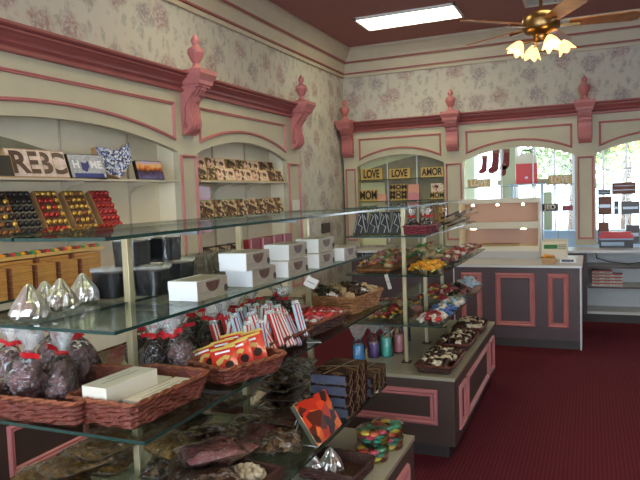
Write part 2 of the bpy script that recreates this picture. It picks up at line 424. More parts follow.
# ------------------------------------------------------------------ arcades
ZS, ZA, ZT = 2.07, 2.215, 2.57
def arch_z(u, u0, u1, zs=ZS, za=ZA):
    c = (u0 + u1) / 2; h = (u1 - u0) / 2; R = (h * h + (za - zs) ** 2) / (2 * (za - zs))
    return za - R + math.sqrt(max(0, R * R - (u - c) ** 2))
def arcade(label, bays, ends, base_z, X, cat='wall surround'):
    """local frame: x along the wall, -y out of the wall, z up; X places it"""
    root = bpy.data.objects.new('arcade', None); COL.objects.link(root); root.matrix_world = X
    tag(root, label, cat)
    m = MB(); N = 28
    m.box(ends[0], 0, base_z, bays[0][0], .05, ZT); m.box(bays[-1][1], 0, base_z, ends[1], .05, ZT)
    for a, b_ in zip(bays, bays[1:]): m.box(a[1], 0, base_z, b_[0], .05, ZT)
    for (u0, u1) in bays:
        for i in range(N):
            a, c = u0 + (u1 - u0) * i / N, u0 + (u1 - u0) * (i + 1) / N
            za, zc = arch_z(a, u0, u1), arch_z(c, u0, u1)
            vs = [(a, 0, za), (c, 0, zc), (c, 0, ZT), (a, 0, ZT), (a, .05, za), (c, .05, zc), (c, .05, ZT), (a, .05, ZT)]
            m.add(vs, [(0, 1, 2, 3), (4, 7, 6, 5), (4, 5, 1, 0), (3, 2, 6, 7)])
    m.build('fascia', 'cream', root)
    for (u0, u1) in bays:                       # arched fascia moulding
        a, c = u0 + .035, u1 - .03
        pts = [(c, 2.475), (a, 2.475)] + [(a + (c - a) * i / 16, arch_z(a + (c - a) * i / 16, a, c, ZS + .085, ZA + .085)) for i in range(17)]
        m = MB(); m.frame(pts, .028, .02); m.build('arch_moulding', 'pink', root)
    pil = [(ends[0], bays[0][0])] + [(a[1], b_[0]) for a, b_ in zip(bays, bays[1:])] + [(bays[-1][1], ends[1])]
    for a, c in pil:
        if c - a < .12: continue
        m = MB(); m.frame([(a + .025, base_z + .08), (c - .025, base_z + .08), (c - .025, 2.045), (a + .025, 2.045)], .024, .02)
        m.build('pilaster_moulding', 'pink', root)
    prof = [(0, 2.565), (-.030, 2.565), (-.034, 2.572), (-.034, 2.59), (-.018, 2.594), (-.022, 2.603), (-.045, 2.618), (-.048, 2.628), (-.036, 2.632), (-.045, 2.645), (-.075, 2.665), (-.10, 2.672), (-.10, 2.682), (-.09, 2.686), (-.118, 2.694), (-.125, 2.702), (-.125, 2.715), (.22, 2.715), (.22, 2.56)]
    m = MB(); m.prism(prof, ends[0] - .01, ends[1] + .01, 'x'); m.build('cornice', 'rose_dark', root)
    return root, pil
def corbel(root, u):
    """carved scroll bracket with a turned urn finial, centred on u"""
    out = [(0, 2.215), (-.035, 2.21), (-.05, 2.225), (-.075, 2.235), (-.105, 2.265), (-.118, 2.30), (-.115, 2.34), (-.098, 2.39), (-.09, 2.43), (-.094, 2.47), (-.115, 2.50), (-.12, 2.53), (-.15, 2.54), (-.165, 2.57), (-.18, 2.575), (-.18, 2.60), (0, 2.60)]
    m = MB()
    for k, (w0, w1, sc) in enumerate(((-.078, -.045, .84), (-.045, -.022, .93), (-.022, .022, 1.0), (.022, .045, .93), (.045, .078, .84))):
        m.prism([(p[0] * sc, p[1]) for p in out], u + w0, u + w1, 'x')
    for k in (-.010, .010): m.prism([(p[0] * 1.05, p[1]) for p in out[:-1]] + [(0, 2.6)], u + k - .004, u + k + .004, 'x')
    cb = m.build('corbel', 'pink', root)
    m = MB()
    for sgn in (-1, 1):                          # carved S scroll on both cheeks, its recess shade put in as darker rose
        path = []
        for i in range(15):
            t = i / 14 * 2.6 * PI; rr = .008 + .018 * i / 14
            path.append((u + sgn * .080, -.042 + rr * math.cos(t), 2.285 + rr * math.sin(t)))
        path += [(u + sgn * .080, -.03, 2.33), (u + sgn * .080, -.045, 2.37), (u + sgn * .080, -.038, 2.42), (u + sgn * .080, -.055, 2.46), (u + sgn * .080, -.09, 2.51), (u + sgn * .080, -.13, 2.555)]
        m.tube(path, .0065, 5)
    m.build('scroll_carving', 'rose_dark', cb)
    m = MB()
    capp = [(-.09, 2.60, .19), (-.09, 2.615, .19), (-.10, 2.62, .205), (-.105, 2.65, .21), (-.118, 2.675, .225), (-.125, 2.70, .24), (-.125, 2.735, .24)]
    for (w0, z0, d0), (w1, z1, d1) in zip(capp, capp[1:]):
        vs = [(u + w0, -d0, z0), (u - w0, -d0, z0), (u - w0, 0, z0), (u + w0, 0, z0), (u + w1, -d1, z1), (u - w1, -d1, z1), (u - w1, 0, z1), (u + w1, 0, z1)]
        m.add(vs, [(0, 1, 5, 4), (1, 2, 6, 5), (2, 3, 7, 6), (3, 0, 4, 7), (3, 2, 1, 0), (4, 5, 6, 7)])
    m.build('cap', 'pink', cb)
    m = MB(); pr = [(.062, 2.73), (.06, 2.745), (.04, 2.755), (.026, 2.775), (.022, 2.79), (.03, 2.80), (.045, 2.83), (.056, 2.86), (.058, 2.868), (.05, 2.874), (.056, 2.88), (.05, 2.892), (.028, 2.905), (.018, 2.92), (.024, 2.93), (.03, 2.945), (.026, 2.965), (.014, 2.98), (.006, 2.995), (.001, 3.0)]
    m.lathe([(a_ * 1.22, 2.733 + (z_ - 2.73) * 1.17) for a_, z_ in pr], 20, 0, (u, -.12, 0)); m.build('finial', 'pink', cb)

# left arcade: local x -> world +y ; local -y -> world +x
XL = -3.15
ML = Matrix(((0, -1, 0, XL), (1, 0, 0, 0), (0, 0, 1, 0), (0, 0, 0, 1)))
ar, pl = arcade('cream arched shelf surround with rose cornice along the left wall', [(2.0, 4.40), (4.68, 6.45)], (1.75, 6.80), .54, ML)
corbel(ar, 4.55); corbel(ar, 6.66)
m = MB()      # niche lining
for (a, c) in ((2.0, 4.40), (4.68, 6.45)):
    m.box(a - .03, .05, .54, a - .005, .245, 2.5); m.box(c + .005, .05, .54, c + .03, .245, 2.5); m.box(a - .03, .22, .54, c + .03, .245, 2.5)
    m.box(a - .03, .05, 2.5, c + .03, .245, 2.53)
m.build('niche_lining', 'niche', ar)
for u in (2.6, 3.33, 4.02, 5.25, 5.87):
    m = MB(); m.box(u - .006, .205, .9, u + .006, .219, 2.45); m.build('shelf_standard', 'crown', ar)
# dark khaki shape painting the opposite arch's mirror reflection in the near bay
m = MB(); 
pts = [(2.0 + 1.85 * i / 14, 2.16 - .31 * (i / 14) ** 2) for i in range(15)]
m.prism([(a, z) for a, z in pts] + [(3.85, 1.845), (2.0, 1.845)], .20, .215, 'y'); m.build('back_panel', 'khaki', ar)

# back arcade: local x = world x
YA = 8.80
MBk = Matrix.Translation((0, YA, 0))
ab, _ = arcade('cream arched shelf surround with rose cornice along the back wall', [(-3.15, -1.87), (-1.60, -.175), (.07, 1.45)], (-3.36, 1.7), .90, MBk)
for u in (-3.27, -1.735, -.055): corbel(ab, u)
m = MB(); a, c = -3.15, -1.87
m.box(a - .03, .05, .9, a - .005, .17, 2.5); m.box(c + .005, .05, .9, c + .03, .17, 2.5); m.box(a - .03, .05, 2.5, 1.45, .17, 2.53)
m.box(-1.63, .05, .9, -1.605, .17, 2.5); m.box(-.17, .05, .9, -.15, .17, 2.5); m.box(.045, .05, .9, .065, .17, 2.5)
m.build('niche_lining', 'niche_green', ab)
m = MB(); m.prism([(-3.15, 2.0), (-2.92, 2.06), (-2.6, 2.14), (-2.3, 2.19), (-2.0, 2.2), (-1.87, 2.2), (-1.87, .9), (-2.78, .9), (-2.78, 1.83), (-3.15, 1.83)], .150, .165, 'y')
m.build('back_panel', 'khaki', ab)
m = MB(); m.box(-3.18, .166, .9, -1.84, .175, 2.5); m.build('back_board', 'niche_green', ab)
for u in (-2.72, -2.28, -1.11, -.70):
    m = MB(); m.box(u - .008, .10, .95, u + .008, .125, 2.45); m.build('shelf_standard', 'white_trim', ab)

def glass_shelf(root, u0, u1, z, d0=.05, d1=.2, name='glass_shelf', mt=('glass_white', 'glass_edge'), t=.008):
    m = MB(); m.box(u0, d0, z - t, u1, d1, z, 0, 1); o = m.build(name, list(mt), root)
    return o
for u0, u1 in ((2.0, 4.39), (4.69, 6.44)):
    for z in (1.83, 1.48): glass_shelf(ar, u0, u1, z, -.02, .2, 'shelf', ('cabwhite', 'crown'), .014)
for z in (1.83, 1.48):
    for u in (2.6, 3.33, 4.02, 5.25, 5.87):
        m = MB(); m.prism([(.205, z - .015), (.0, z - .015), (.02, z - .03), (.15, z - .05), (.205, z - .10)], u - .006, u + .006, 'x'); m.build('shelf_bracket', 'crown', ar)
for z in (1.87, 1.555):
    glass_shelf(ab, -3.14, -1.88, z, .0, .145)
glass_shelf(ab, -1.59, -.19, 1.70, .0, .15)
for z in (1.87, 1.55, 1.30): glass_shelf(ab, .08, 1.44, z, .0, .15)

# ------------------------------------------------------------------ cabinets along the walls
def cabinet(label, L, D, H, X, panels, lam='laminate', top='ctop', kick=.1, mt='pink'):
    """local: x along the front (0..L), front at y=0, body to +y"""
    root = bpy.data.objects.new('base_cabinet', None); COL.objects.link(root); root.matrix_world = X; tag(root, label, 'cabinet')
    m = MB(); m.box(0, 0, kick, L, D, H - .03); m.build('body', lam, root, .002)
    m = MB(); m.box(.03, .05, 0, L - .03, D - .05, kick); m.build('toe_kick', 'kick', root)
    m = MB(); m.box(-.01, -.015, H - .03, L + .01, D + .01, H, 0, 1); m.build('worktop', [top, 'white_trim' if top == 'ctop_grey' else top], root, .002)
    for (a, c, z0, z1) in panels:
        m = MB(); m.frame([(a, z0), (c, z0), (c, z1), (a, z1)], .045, .018); m.build('panel_moulding', mt, root)
    return root
MLc = Matrix(((0, -1, 0, -2.90), (1, 0, 0, 1.6), (0, 0, 1, 0), (0, 0, 0, 1)))
cabinet('long low brown base cabinet with rose panel frames against the left wall', 5.2, .24, .54, MLc, [(.77 + .68 * i, 1.36 + .68 * i, .19, .475) for i in range(-1, 6)])
# back cabinet with open white shelves on the right
bc = thing('back_cabinet', 'dark base cabinet with open white shelves along the back wall', 'cabinet', (0, 8.3, 0))
m = MB(); m.box(-3.1, 0, .1, -.04, .5, .85); m.box(1.6, 0, .1, 1.64, .5, .85); m.box(-.04, .45, .1, 1.6, .5, .85); m.build('body', 'laminate_daylit', bc)
m = MB(); m.box(-3.1, .03, 0, 1.64, .45, .1); m.build('toe_kick', 'kick', bc)
m = MB(); m.box(-3.12, -.02, .85, 1.66, .5, .88, 0, 1); m.build('worktop', ['ctop_grey', 'white_trim'], bc)
m = MB(); m.box(-.04, .44, .12, 1.6, .452, .85); m.box(-.04, .02, .1, 1.6, .45, .13); m.build('lining', 'cabwhite', bc)
for z in (.44, .685):
    m = MB(); m.box(-.035, .02, z - .025, 1.6, .44, z, 1, 0); m.build('shelf', ['laminate_daylit', 'cabwhite'], bc)
m = MB(); m.tube([(.06, .3, .84), (.07, .2, .77), (.2, .15, .73), (.42, .15, .70), (.6, .18, .73), (.8, .2, .80)], .006, 6)
tag(m.build('power_cable', 'black', None, loc=(0, 8.3, 0)), 'black cable sagging inside the top bay of the back cabinet', 'cable')
m = MB(); m.box(0, 0, 0, .14, .1, .06); m.box(.01, -.004, .012, .13, 0, .05, 1)
tag(m.build('adapter_box', ['kick', 'steel'], None, .004, (.62, 8.50, .686)), 'dark adapter box in the top bay of the back cabinet', 'electronics')
# shallow stacks of small boxes in the cabinet
m = MB(); m.box(0, 0, 0, .108, .12, .036, 0); bxp = tag(m.build('candy_bar_box', 'cream_card', None, .001), 'x', 'box', 'small boxes stacked in the back cabinet')
m = MB(); m.box(-.001, -.002, .022, .109, .1, .0361); m.build('lid_band', 'crimson', bxp)
m = MB(); m.box(.02, -.0025, .006, .088, 0, .018); m.build('printed_label', 'print_grey', bxp)
freeze(bxp)
for i, cn in enumerate(('left', 'middle', 'right')):
    for k in range(5 if i < 2 else 4):
        rn = ('bottom', 'second from bottom', 'third from bottom', 'fourth from bottom', 'top fifth')[k]
        place(bxp, (.015 + i * .115, 8.36, .441 + k * .0385), 0, f'pale box with red band, {rn} of the {cn} stack in the back cabinet')

# ------------------------------------------------------------------ sales counter and lit case
ct = thing('sales_counter', 'brown sales counter with rose panel frames and grey top at the room end', 'counter', (-1.36, 6.82, 0))
W = 1.275
m = MB(); m.box(0, 0, .09, W - .015, 1.02, .84); m.build('body', 'laminate_daylit', ct)
m = MB(); m.box(.02, .015, 0, W - .015, .97, .09); m.build('toe_kick', 'kick', ct)
m = MB(); m.box(-.01, -.02, .84, W + .01, 1.04, .865, 0, 1); m.build('worktop', ['ctop_grey', 'white_trim'], ct, .002)
m = MB(); m.box(W - .015, -.006, 0, W, .6, .84); m.build('end_trim', 'white_trim', ct)
m = MB(); m.box(-.012, -.006, .0, 0, .6, .84); m.build('end_trim', 'white_trim', ct)
for a, c in ((.07, .29), (.43, .83), (.95, 1.155)):
    m = MB(); m.frame([(a, .215), (c, .215), (c, .78), (a, .78)], .055, .022); m.build('panel_moulding', 'pink', ct)
dc = thing('display_case', 'white lit bakery case with peach shelves standing on the sales counter', 'display case', (-1.40, 7.46, .866))
W = .86
m = MB(); m.box(0, .33, 0, W, .35, .66); m.build('back_panel', 'peach', dc)
m = MB(); m.box(-.02, -.02, .655, W + .02, .36, .685); m.box(-.02, -.02, .635, W + .02, .0, .655); m.build('top_panel', 'cream_card', dc, .004)
m = MB(); m.box(-.01, -.01, .345, W + .01, .33, .365); m.box(-.01, -.02, .345, W + .01, -.01, .42); m.build('shelf', 'cream_card', dc)
m = MB(); m.box(-.01, -.02, 0, W + .01, .33, .085); m.build('base', 'ctop_grey', dc)
m = MB(); m.box(-.015, -.025, .085, W + .015, .33, .14); m.build('base_shelf', 'cream_card', dc, .003)
for x in (-.02, W):
    m = MB(); m.box(x, 0, 0, x + .02, .35, .655); m.build('side_panel', 'cream_card', dc)
for x in (.14, .42, .70):
    m = MB(); m.lathe([(.016, -.014), (.014, 0), (.01, .008)], 12, 0, (x, .03, .622)); m.build('spot_lamp', 'bulb', dc)
for x in (.14, .70):
    m = MB(); m.box(x - .03, .02, .335, x + .03, .045, .344); m.build('spot_lamp', 'bulb', dc)
tr = MB(); tr.lathe([(.17, 0), (.19, .012), (.19, .016), (.16, .008)], 24, 0); o = tr.build('serving_tray', 'tan', None, loc=(-.97, 7.60, 1.008)); o.scale = (1.2, .6, 1)
tag(o, 'oval tan serving tray on the lower level of the lit case', 'tray')
rg = thing('cash_register', 'beige card terminal with green display beside the lit case', 'cash register', (-.49, 7.28, .866))
m = MB(); m.prism([(0, 0), (0, .10), (.08, .20), (.24, .22), (.24, 0)], 0, .26, 'x'); m.build('body', 'cream_card', rg, .006)
m = MB(); m.box(.03, -.004, .02, .23, .001, .085); m.build('drawer_front', 'tag', rg)
m = MB(); m.M = rotm((.02, .018, .128), 0, -.67); m.box(0, -.004, 0, .14, .004, .05); m.build('screen', 'green_card', rg)
m = MB()
for i in range(4):
    for j in range(3): m.M = rotm((.17 + i * .02, .016 + j * .014, .125 + j * .018), 0, -.67); m.box(0, -.004, 0, .014, .003, .012)
m.build('keypad', 'print_grey', rg)
m = MB(); m.box(0, 0, 0, .13, .11, .06, 0); o = m.build('snack_carton', 'cardboard', None, .003, Vector((-.47, 6.95, .867)))
tag(o, 'open kraft carton of orange treats on the counter end', 'box')
for k in range(7):
    m2 = MB(); m2.blob((0, 0, 0), (.024, .022, .016), 8, 6, 0, .4, k)
    q = m2.build('orange_treat', 'orange'); q.location = (o.location.x + .025 + .04 * (k % 3), o.location.y + .03 + .035 * (k // 3), .94)
    tag(q, 'orange wrapped treat heaped in the kraft carton on the counter', 'candy', 'orange treats in the counter carton')
m = MB(); m.box(0, 0, 0, .15, .12, .045); m.box(.015, -.002, .01, .135, 0, .036, 1); o = m.build('paper_box', ['white', 'bluegrey'], None, .002, P(560, 263, z=.866) + Vector((0, 0, .001)))
tag(o, 'low white paper box on the right corner of the sales counter', 'box')

# ------------------------------------------------------------------ ceiling lamps and fan
def lamp(x0, y0, x1, y1, label, g='ceiling light panels'):
    t = thing('ceiling_light', label, 'ceiling light', ((x0 + x1) / 2, (y0 + y1) / 2, HC), 0, g)
    w, l = (x1 - x0) / 2, (y1 - y0) / 2
    m = MB()
    for a in ((-w, -l, w, -l + .025), (-w, l - .025, w, l), (-w, -l, -w + .025, l), (w - .025, -l, w, l)): m.box(a[0], a[1], -.03, a[2], a[3], 0)
    m.build('frame', 'white', t)
    m = MB(); n = 12; vs = []
    for i in range(n + 1):
        yy = -l + .025 + (2 * l - .05) * i / n; zz = -.012 - .016 * abs(math.sin(2 * PI * i / n)); vs += [(-w + .025, yy, zz), (w - .025, yy, zz)]
    m.add(vs, [(2 * i, 2 * i + 2, 2 * i + 3, 2 * i + 1) for i in range(n)], 0, True); m.build('diffuser', 'diffuser', t)
    return t
lamp(-2.63, 7.38, -1.40, 7.96, 'long white fluorescent ceiling panel above the back arcade, left of the fan')
vt = thing('ceiling_vent', 'pale slotted ceiling vent cut by the top edge above the fan', 'vent', (-.46, 7.72, HC))
m = MB()
for a in ((-.23, -.25, .23, -.22), (-.23, .22, .23, .25), (-.23, -.22, -.20, .22), (.20, -.22, .23, .22)): m.box(a[0], a[1], -.02, a[2], a[3], 0)
m.build('frame', 'tag', vt)
for i in range(9):
    m = MB(); m.M = rotm((0, -.19 + i * .048, -.01), 0, .5); m.box(-.2, -.02, -.002, .2, .02, .002); m.build('slat', 'tag', vt)
for i, (x, y) in enumerate(((-2.0, 4.6), (.2, 4.8), (-2.0, 1.2), (.2, 1.2))):  # extra unseen panels added to fill the room with light
    lamp(x - .61, y - .29, x + .61, y + .29, 'added white fluorescent ceiling panel over the shop floor, unseen room fill')

fan = thing('ceiling_fan', 'brass ceiling fan with wooden blades and four amber tulip lights', 'ceiling fan', (-.317, 4.9, 2.80))
m = MB(); m.tube([(0, 0, .10), (0, 0, .96)], .012, 10); m.build('downrod', 'brassy', fan)
m = MB(); m.lathe([(.02, 1.0), (.07, .99), (.06, .95), (.015, .92)], 20); m.build('canopy', 'brassy', fan)
m = MB(); m.lathe([(.03, .12), (.09, .11), (.125, .09), (.13, .05), (.13, .0), (.11, -.03), (.06, -.04), (.05, -.06), (.055, -.09), (.03, -.10)], 28); m.build('motor_housing', 'brassy', fan)
for k in range(5):
    a = math.radians(6 + 72 * k)
    m = MB(); m.M = Matrix.Rotation(a, 4, 'Z') @ Matrix.Rotation(-.22, 4, 'X')
    m.prism([(.19, -.05), (.60, -.068), (.64, -.05), (.655, 0), (.64, .05), (.60, .068), (.19, .05)], .018, .026, 'z'); bl = m.build('blade', 'fan_wood', fan)
    m = MB(); m.M = Matrix.Rotation(a, 4, 'Z'); m.box(.10, -.014, .0, .26, .014, .014); m.build('blade_iron', 'brassy', bl)
for k in range(4):
    a = math.radians(25 + 90 * k); c, s = math.cos(a), math.sin(a)
    m = MB(); m.tube([(0, 0, -.08), (.07 * c, .07 * s, -.09), (.15 * c, .15 * s, -.10)], .009, 8); arm = m.build('lamp_arm', 'brassy', fan)
    m = MB(); m.M = rotm((.15 * c, .15 * s, -.09), a, 0, -.5)
    vs = []; prof = [(.016, 0), (.03, -.015), (.045, -.04), (.048, -.06), (.062, -.085)]; seg = 24
    for r_, z in prof:
        for q in range(seg):
            t = 2 * PI * q / seg; f = 1 + (.16 * math.cos(6 * t) if z < -.05 else .03 * math.cos(6 * t))
            vs.append((r_ * f * math.cos(t), r_ * f * math.sin(t), z - (.012 * math.cos(6 * t) if z < -.08 else 0)))
    m.add(vs, [(i * seg + q, i * seg + (q + 1) % seg, (i + 1) * seg + (q + 1) % seg, (i + 1) * seg + q) for i in range(4) for q in range(seg)], 0, True)
    m.build('glass_shade', 'tulip', arm)
    m = MB(); m.M = rotm((.15 * c, .15 * s, -.09), a, 0, -.5); m.blob((0, 0, -.045), (.02, .02, .028), 10, 8); m.build('bulb', 'bulb', arm)
V = Vector
# ------------------------------------------------------------------ display gondolas
def gondola(label, x0, x1, y0, y1, posts, left_posts, shelves, ends, sides, loc):
    root = thing('display_stand', label, 'display stand', loc)
    ox, oy = loc[0], loc[1]
    L = lambda m: setattr(m, 'M', Matrix.Translation((-ox, -oy, 0)))
    m = MB(); L(m); m.box(x0, y0, .09, x1, y1, .50); m.build('base', 'laminate', root, .002)
    m = MB(); L(m); m.box(x0 + .05, y0 + .05, 0, x1 - .05, y1 - .05, .09); m.build('toe_kick', 'kick', root)
    m = MB(); L(m); m.box(x0 - .005, y0 - .005, .50, x1 + .005, y1 + .005, .52); m.build('base_top', 'ctop', root, .002)
    for a, c, z0, z1 in ends:
        m = MB(); m.M = Matrix.Translation((-ox, y0 - oy, 0)); m.frame([(a, z0), (c, z0), (c, z1), (a, z1)], .05, .018); m.build('panel_moulding', 'pink', root)
    for a, c, z0, z1 in sides:
        m = MB(); m.M = Matrix.Translation((x1 - ox, -oy, 0)) @ Matrix.Rotation(PI / 2, 4, 'Z'); m.frame([(a, z0), (c, z0), (c, z1), (a, z1)], .04, .018); m.build('panel_moulding', 'pink', root)
    for px_, py_ in [(posts[0], y) for y in posts[1]] + left_posts:
        m = MB(); L(m); m.box(px_ - .012, py_ - .012, .52, px_ + .012, py_ + .012, 1.555); p = m.build('post', 'brass', root, .001)
        m = MB(); L(m); m.box(px_ - .03, py_ - .03, .52, px_ + .03, py_ + .03, .526); m.build('post_foot', 'kick', p)
    for panes, z, ya, yb in shelves:
        for a, c in panes:
            m = MB(); L(m); m.box(a, ya, z - .009, c, yb, z, 0, 1); m.build('glass_shelf', ['glass', 'glass_edge'], root)
        a, c = min(q[0] for q in panes), max(q[1] for q in panes)
        for y in posts[1]:
            m = MB(); L(m); m.box(a + .03, y - .006, z - .022, c - .03, y + .006, z - .010); m.build('shelf_arm', 'steel', root)
    return root
Z1, Z2, Z3, Z4 = .765, 1.07, 1.33, 1.57
gondola('long glass-shelved candy stand with brass posts in the left foreground', -2.03, -.765, 1.15, 2.80, (-1.395, (1.64, 2.36)), [(-1.255, 2.755)],
        [([(-1.39, -1.085), (-1.70, -1.40)], Z4, 1.2, 3.55), ([(-1.394, -1.10), (-1.70, -1.397)], Z3, 1.23, 3.3), ([(-1.80, -1.0)], Z2, 1.2, 3.3), ([(-1.60, -.88)], Z1, 1.15, 2.78)],
        [], [(1.25, 1.85, .15, .44), (1.95, 2.68, .15, .44)], (-1.3, 2.0, 0))
gondola('glass-shelved candy stand on a brown base with rose frames, nearer the sales counter', -1.52, -.765, 3.76, 5.52, (-1.14, (4.05, 4.62, 5.2)), [],
        [([(-1.50, -1.06)], Z4, 3.9, 5.7), ([(-1.50, -.95)], 1.38, 3.92, 5.8), ([(-1.51, -.88)], 1.125, 3.92, 5.85), ([(-1.51, -.88)], .80, 3.92, 5.85)],
        [(-1.47, -.87, .215, .44)], [(3.9, 4.1, .15, .43), (4.16, 5.1, .15, .43), (5.16, 5.4, .15, .43)], (-1.14, 4.6, 0))

# ------------------------------------------------------------------ prototypes
def rrect(w, l, r_, n):
    """n points round a rounded rectangle"""
    segs = []; per = 2 * (w - 2 * r_) + 2 * (l - 2 * r_) + 2 * PI * r_; out = []
    for i in range(n):
        s = per * i / n
        for (ln, fn) in ((l - 2 * r_, lambda t: (w / 2, -l / 2 + r_ + t)), (PI * r_ / 2, lambda t: (w / 2 - r_ + r_ * math.cos(t / r_), l / 2 - r_ + r_ * math.sin(t / r_))),
                         (w - 2 * r_, lambda t: (w / 2 - r_ - t, l / 2)), (PI * r_ / 2, lambda t: (-w / 2 + r_ - r_ * math.sin(t / r_), l / 2 - r_ + r_ * math.cos(t / r_))),
                         (l - 2 * r_, lambda t: (-w / 2, l / 2 - r_ - t)), (PI * r_ / 2, lambda t: (-w / 2 + r_ - r_ * math.cos(t / r_), -l / 2 + r_ - r_ * math.sin(t / r_))),
                         (w - 2 * r_, lambda t: (-w / 2 + r_ + t, -l / 2)), (PI * r_ / 2, lambda t: (w / 2 - r_ + r_ * math.sin(t / r_), -l / 2 + r_ - r_ * math.cos(t / r_)))):
            if s <= ln + 1e-9: out.append(fn(s)); break
            s -= ln
    return out
def basket(w, l, h, label, loc, rz=0, mt='wicker', rim='wicker_rim', flare=.02, cat='basket'):
    t = thing('wicker_basket', label, cat, loc, rz)
    m = MB(); R = max(6, int(h / .007)); n = 2 * int((w + l) / .022); vs = []
    for j in range(R + 1):
        f = j / R; ring = rrect(w - 2 * flare * (1 - f), l - 2 * flare * (1 - f), .02, n)
        for i, p in enumerate(ring):
            d = V((p[0] / w, p[1] / l)).normalized() * (.0035 * (1 if (i // 2 + j) % 2 else -1)); vs.append((p[0] + d.x, p[1] + d.y, .004 + (h - .004) * f + .0015 * math.sin(i * 1.3 + j)))
    m.add(vs, [(j * n + i, j * n + (i + 1) % n, (j + 1) * n + (i + 1) % n, (j + 1) * n + i) for j in range(R) for i in range(n)], 0)
    k = len(vs); inn = []
    for f in (0, 1):
        inn += [(p[0], p[1], .006 + (h - .006) * f) for p in rrect(w - .016 - 2 * flare * (1 - f), l - .016 - 2 * flare * (1 - f), .016, n)]
    m.add(inn, [(i, n + i, n + (i + 1) % n, (i + 1) % n) for i in range(n)] + [tuple(range(n))], 0)
    m.add([(p[0], p[1], .002) for p in rrect(w - 2 * flare, l - 2 * flare, .02, n)], [tuple(range(n))[::-1]], 0)
    m.build('basket_body', mt, t)
    m = MB()
    for ph in (0, 1):
        path = []
        base = rrect(w - .004, l - .004, .02, n * 2)
        for i, p in enumerate(base):
            a = i * .8 + ph * PI; d = V(p).normalized()
            path.append((p[0] + d.x * .0035 * math.cos(a), p[1] + d.y * .0035 * math.cos(a), h + .0035 * math.sin(a)))
        m.tube(path, .0052, 5, 0, True)
    m.build('rim', rim, t)
    return t
def white_box():
    t = thing('candy_box', 'x', 'box', (0, 0, 0))
    w, l, h = .11, .18, .063
    m = MB(); m.box(-w / 2, -l / 2, 0, w / 2, l / 2, h * .55); m.box(-w / 2 - .0012, -l / 2 - .0012, h * .5, w / 2 + .0012, l / 2 + .0012, h); m.build('carton', 'white', t, .001)
    m = MB(); m.box(w / 2 + .0005, -l / 2 + .002, .001, w / 2 + .0018, l / 2 - .002, h - .001); m.box(-w / 2 + .02, -l / 2 + .012, h, w / 2 + .0018, l / 2 - .004, h + .0012); m.build('shade_toned_sleeve', 'box_side_shade', t)  # side and top overlay carries the shade beside the white front
    m = MB()
    for zc in (1,):
        pts = [(.040 * math.cos(a), .034 * math.sin(a)) for a in [PI + PI * i / 14 for i in range(15)]]
        m.M = Matrix.Translation((w / 2 + .0024, 0, h * .88)) @ Matrix.Rotation(PI / 2, 4, 'Z'); m.prism(pts, -.0006, .0006, 'y')
    m.build('chocolate_print', 'print_brown', t)
    m = MB(); m.M = Matrix.Translation((w / 2 + .0024, 0, 0)) @ Matrix.Rotation(PI / 2, 4, 'Z')
    m.box(-.075, -.0005, .022, -.005, .0005, .025); m.box(-.06, -.0005, .015, -.02, .0005, .0175)
    m.build('printed_line', 'print_grey', t)
    m = MB(); m.M = Matrix.Translation((w / 2 + .0024, .078, .022)) @ Matrix.Rotation(PI / 2, 4, 'Z')
    m.prism([(.011 * math.cos(a), .013 * math.sin(a)) for a in [2 * PI * i / 14 for i in range(14)]], -.0006, .0006, 'y'); m.build('seal', 'kick', t)
    return freeze(t)
WB = white_box(); WG = 'white printed candy boxes on the middle glass shelf'
wb = [((165, 302), (198, 302), Z3, 'white candy box alone nearest the front post, lying on the middle glass shelf'),
      ((225, 288), (252, 287), Z3, 'white candy box under another, just behind the lone nearest box'),
      ((216, 273), (246, 271), Z3 + .065, 'white candy box set on top of the lower one behind the nearest box'),
      ((264, 279), (287, 277), Z3, 'bottom white candy box of the second stack from the front'),
      ((264, 262), (287, 260), Z3 + .065, 'top white candy box of the second stack from the front'),
      ((300, 269.5), (314, 268.5), Z3, 'bottom white candy box of the third stack, beside the price tag'),
      ((300, 254), (314, 253), Z3 + .065, 'top white candy box of the third stack, beside the price tag'),
      ((327, 262), (340, 261), Z3, 'single white candy box at the far end of the glass shelf'),
      ((180, 276), (205, 275), Z3, 'white candy box lying at the back behind the lone nearest box')]
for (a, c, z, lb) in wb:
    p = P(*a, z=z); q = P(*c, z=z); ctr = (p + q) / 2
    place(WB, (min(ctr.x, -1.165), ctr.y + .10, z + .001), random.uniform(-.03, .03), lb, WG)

def cream_box(lb, loc, rz, w=.075, l=.22, h=.035):
    t = thing('slim_candy_box', lb, 'box', loc, rz); m = MB(); m.box(-w / 2, -l / 2, 0, w / 2, l / 2, h); m.build('carton', 'cream_card', t, .0015)
    m = MB(); m.box(-.001, -l / 2 + .03, h, .001, l / 2 - .03, h + .0006); m.box(-w / 4, -.03, h, -w / 4 + .0015, .06, h + .0006); m.build('fold_line', 'print_grey', t)
basket(.235, .34, .072, 'red-brown wicker basket of white boxes at the near corner of the lower shelf', (-1.165, 1.40, Z2 + .001), -.04)
cream_box('slim cream box at the right side of the near wicker basket', (-1.105, 1.41, 1.095), -.04, .08, .225)
cream_box('slim cream box in the middle of the near wicker basket', (-1.195, 1.41, 1.095), -.04, .08, .225)
cream_box('slim cream box lying on top at the left of the near wicker basket', (-1.19, 1.345, 1.131), -.04, .085, .2, .045)

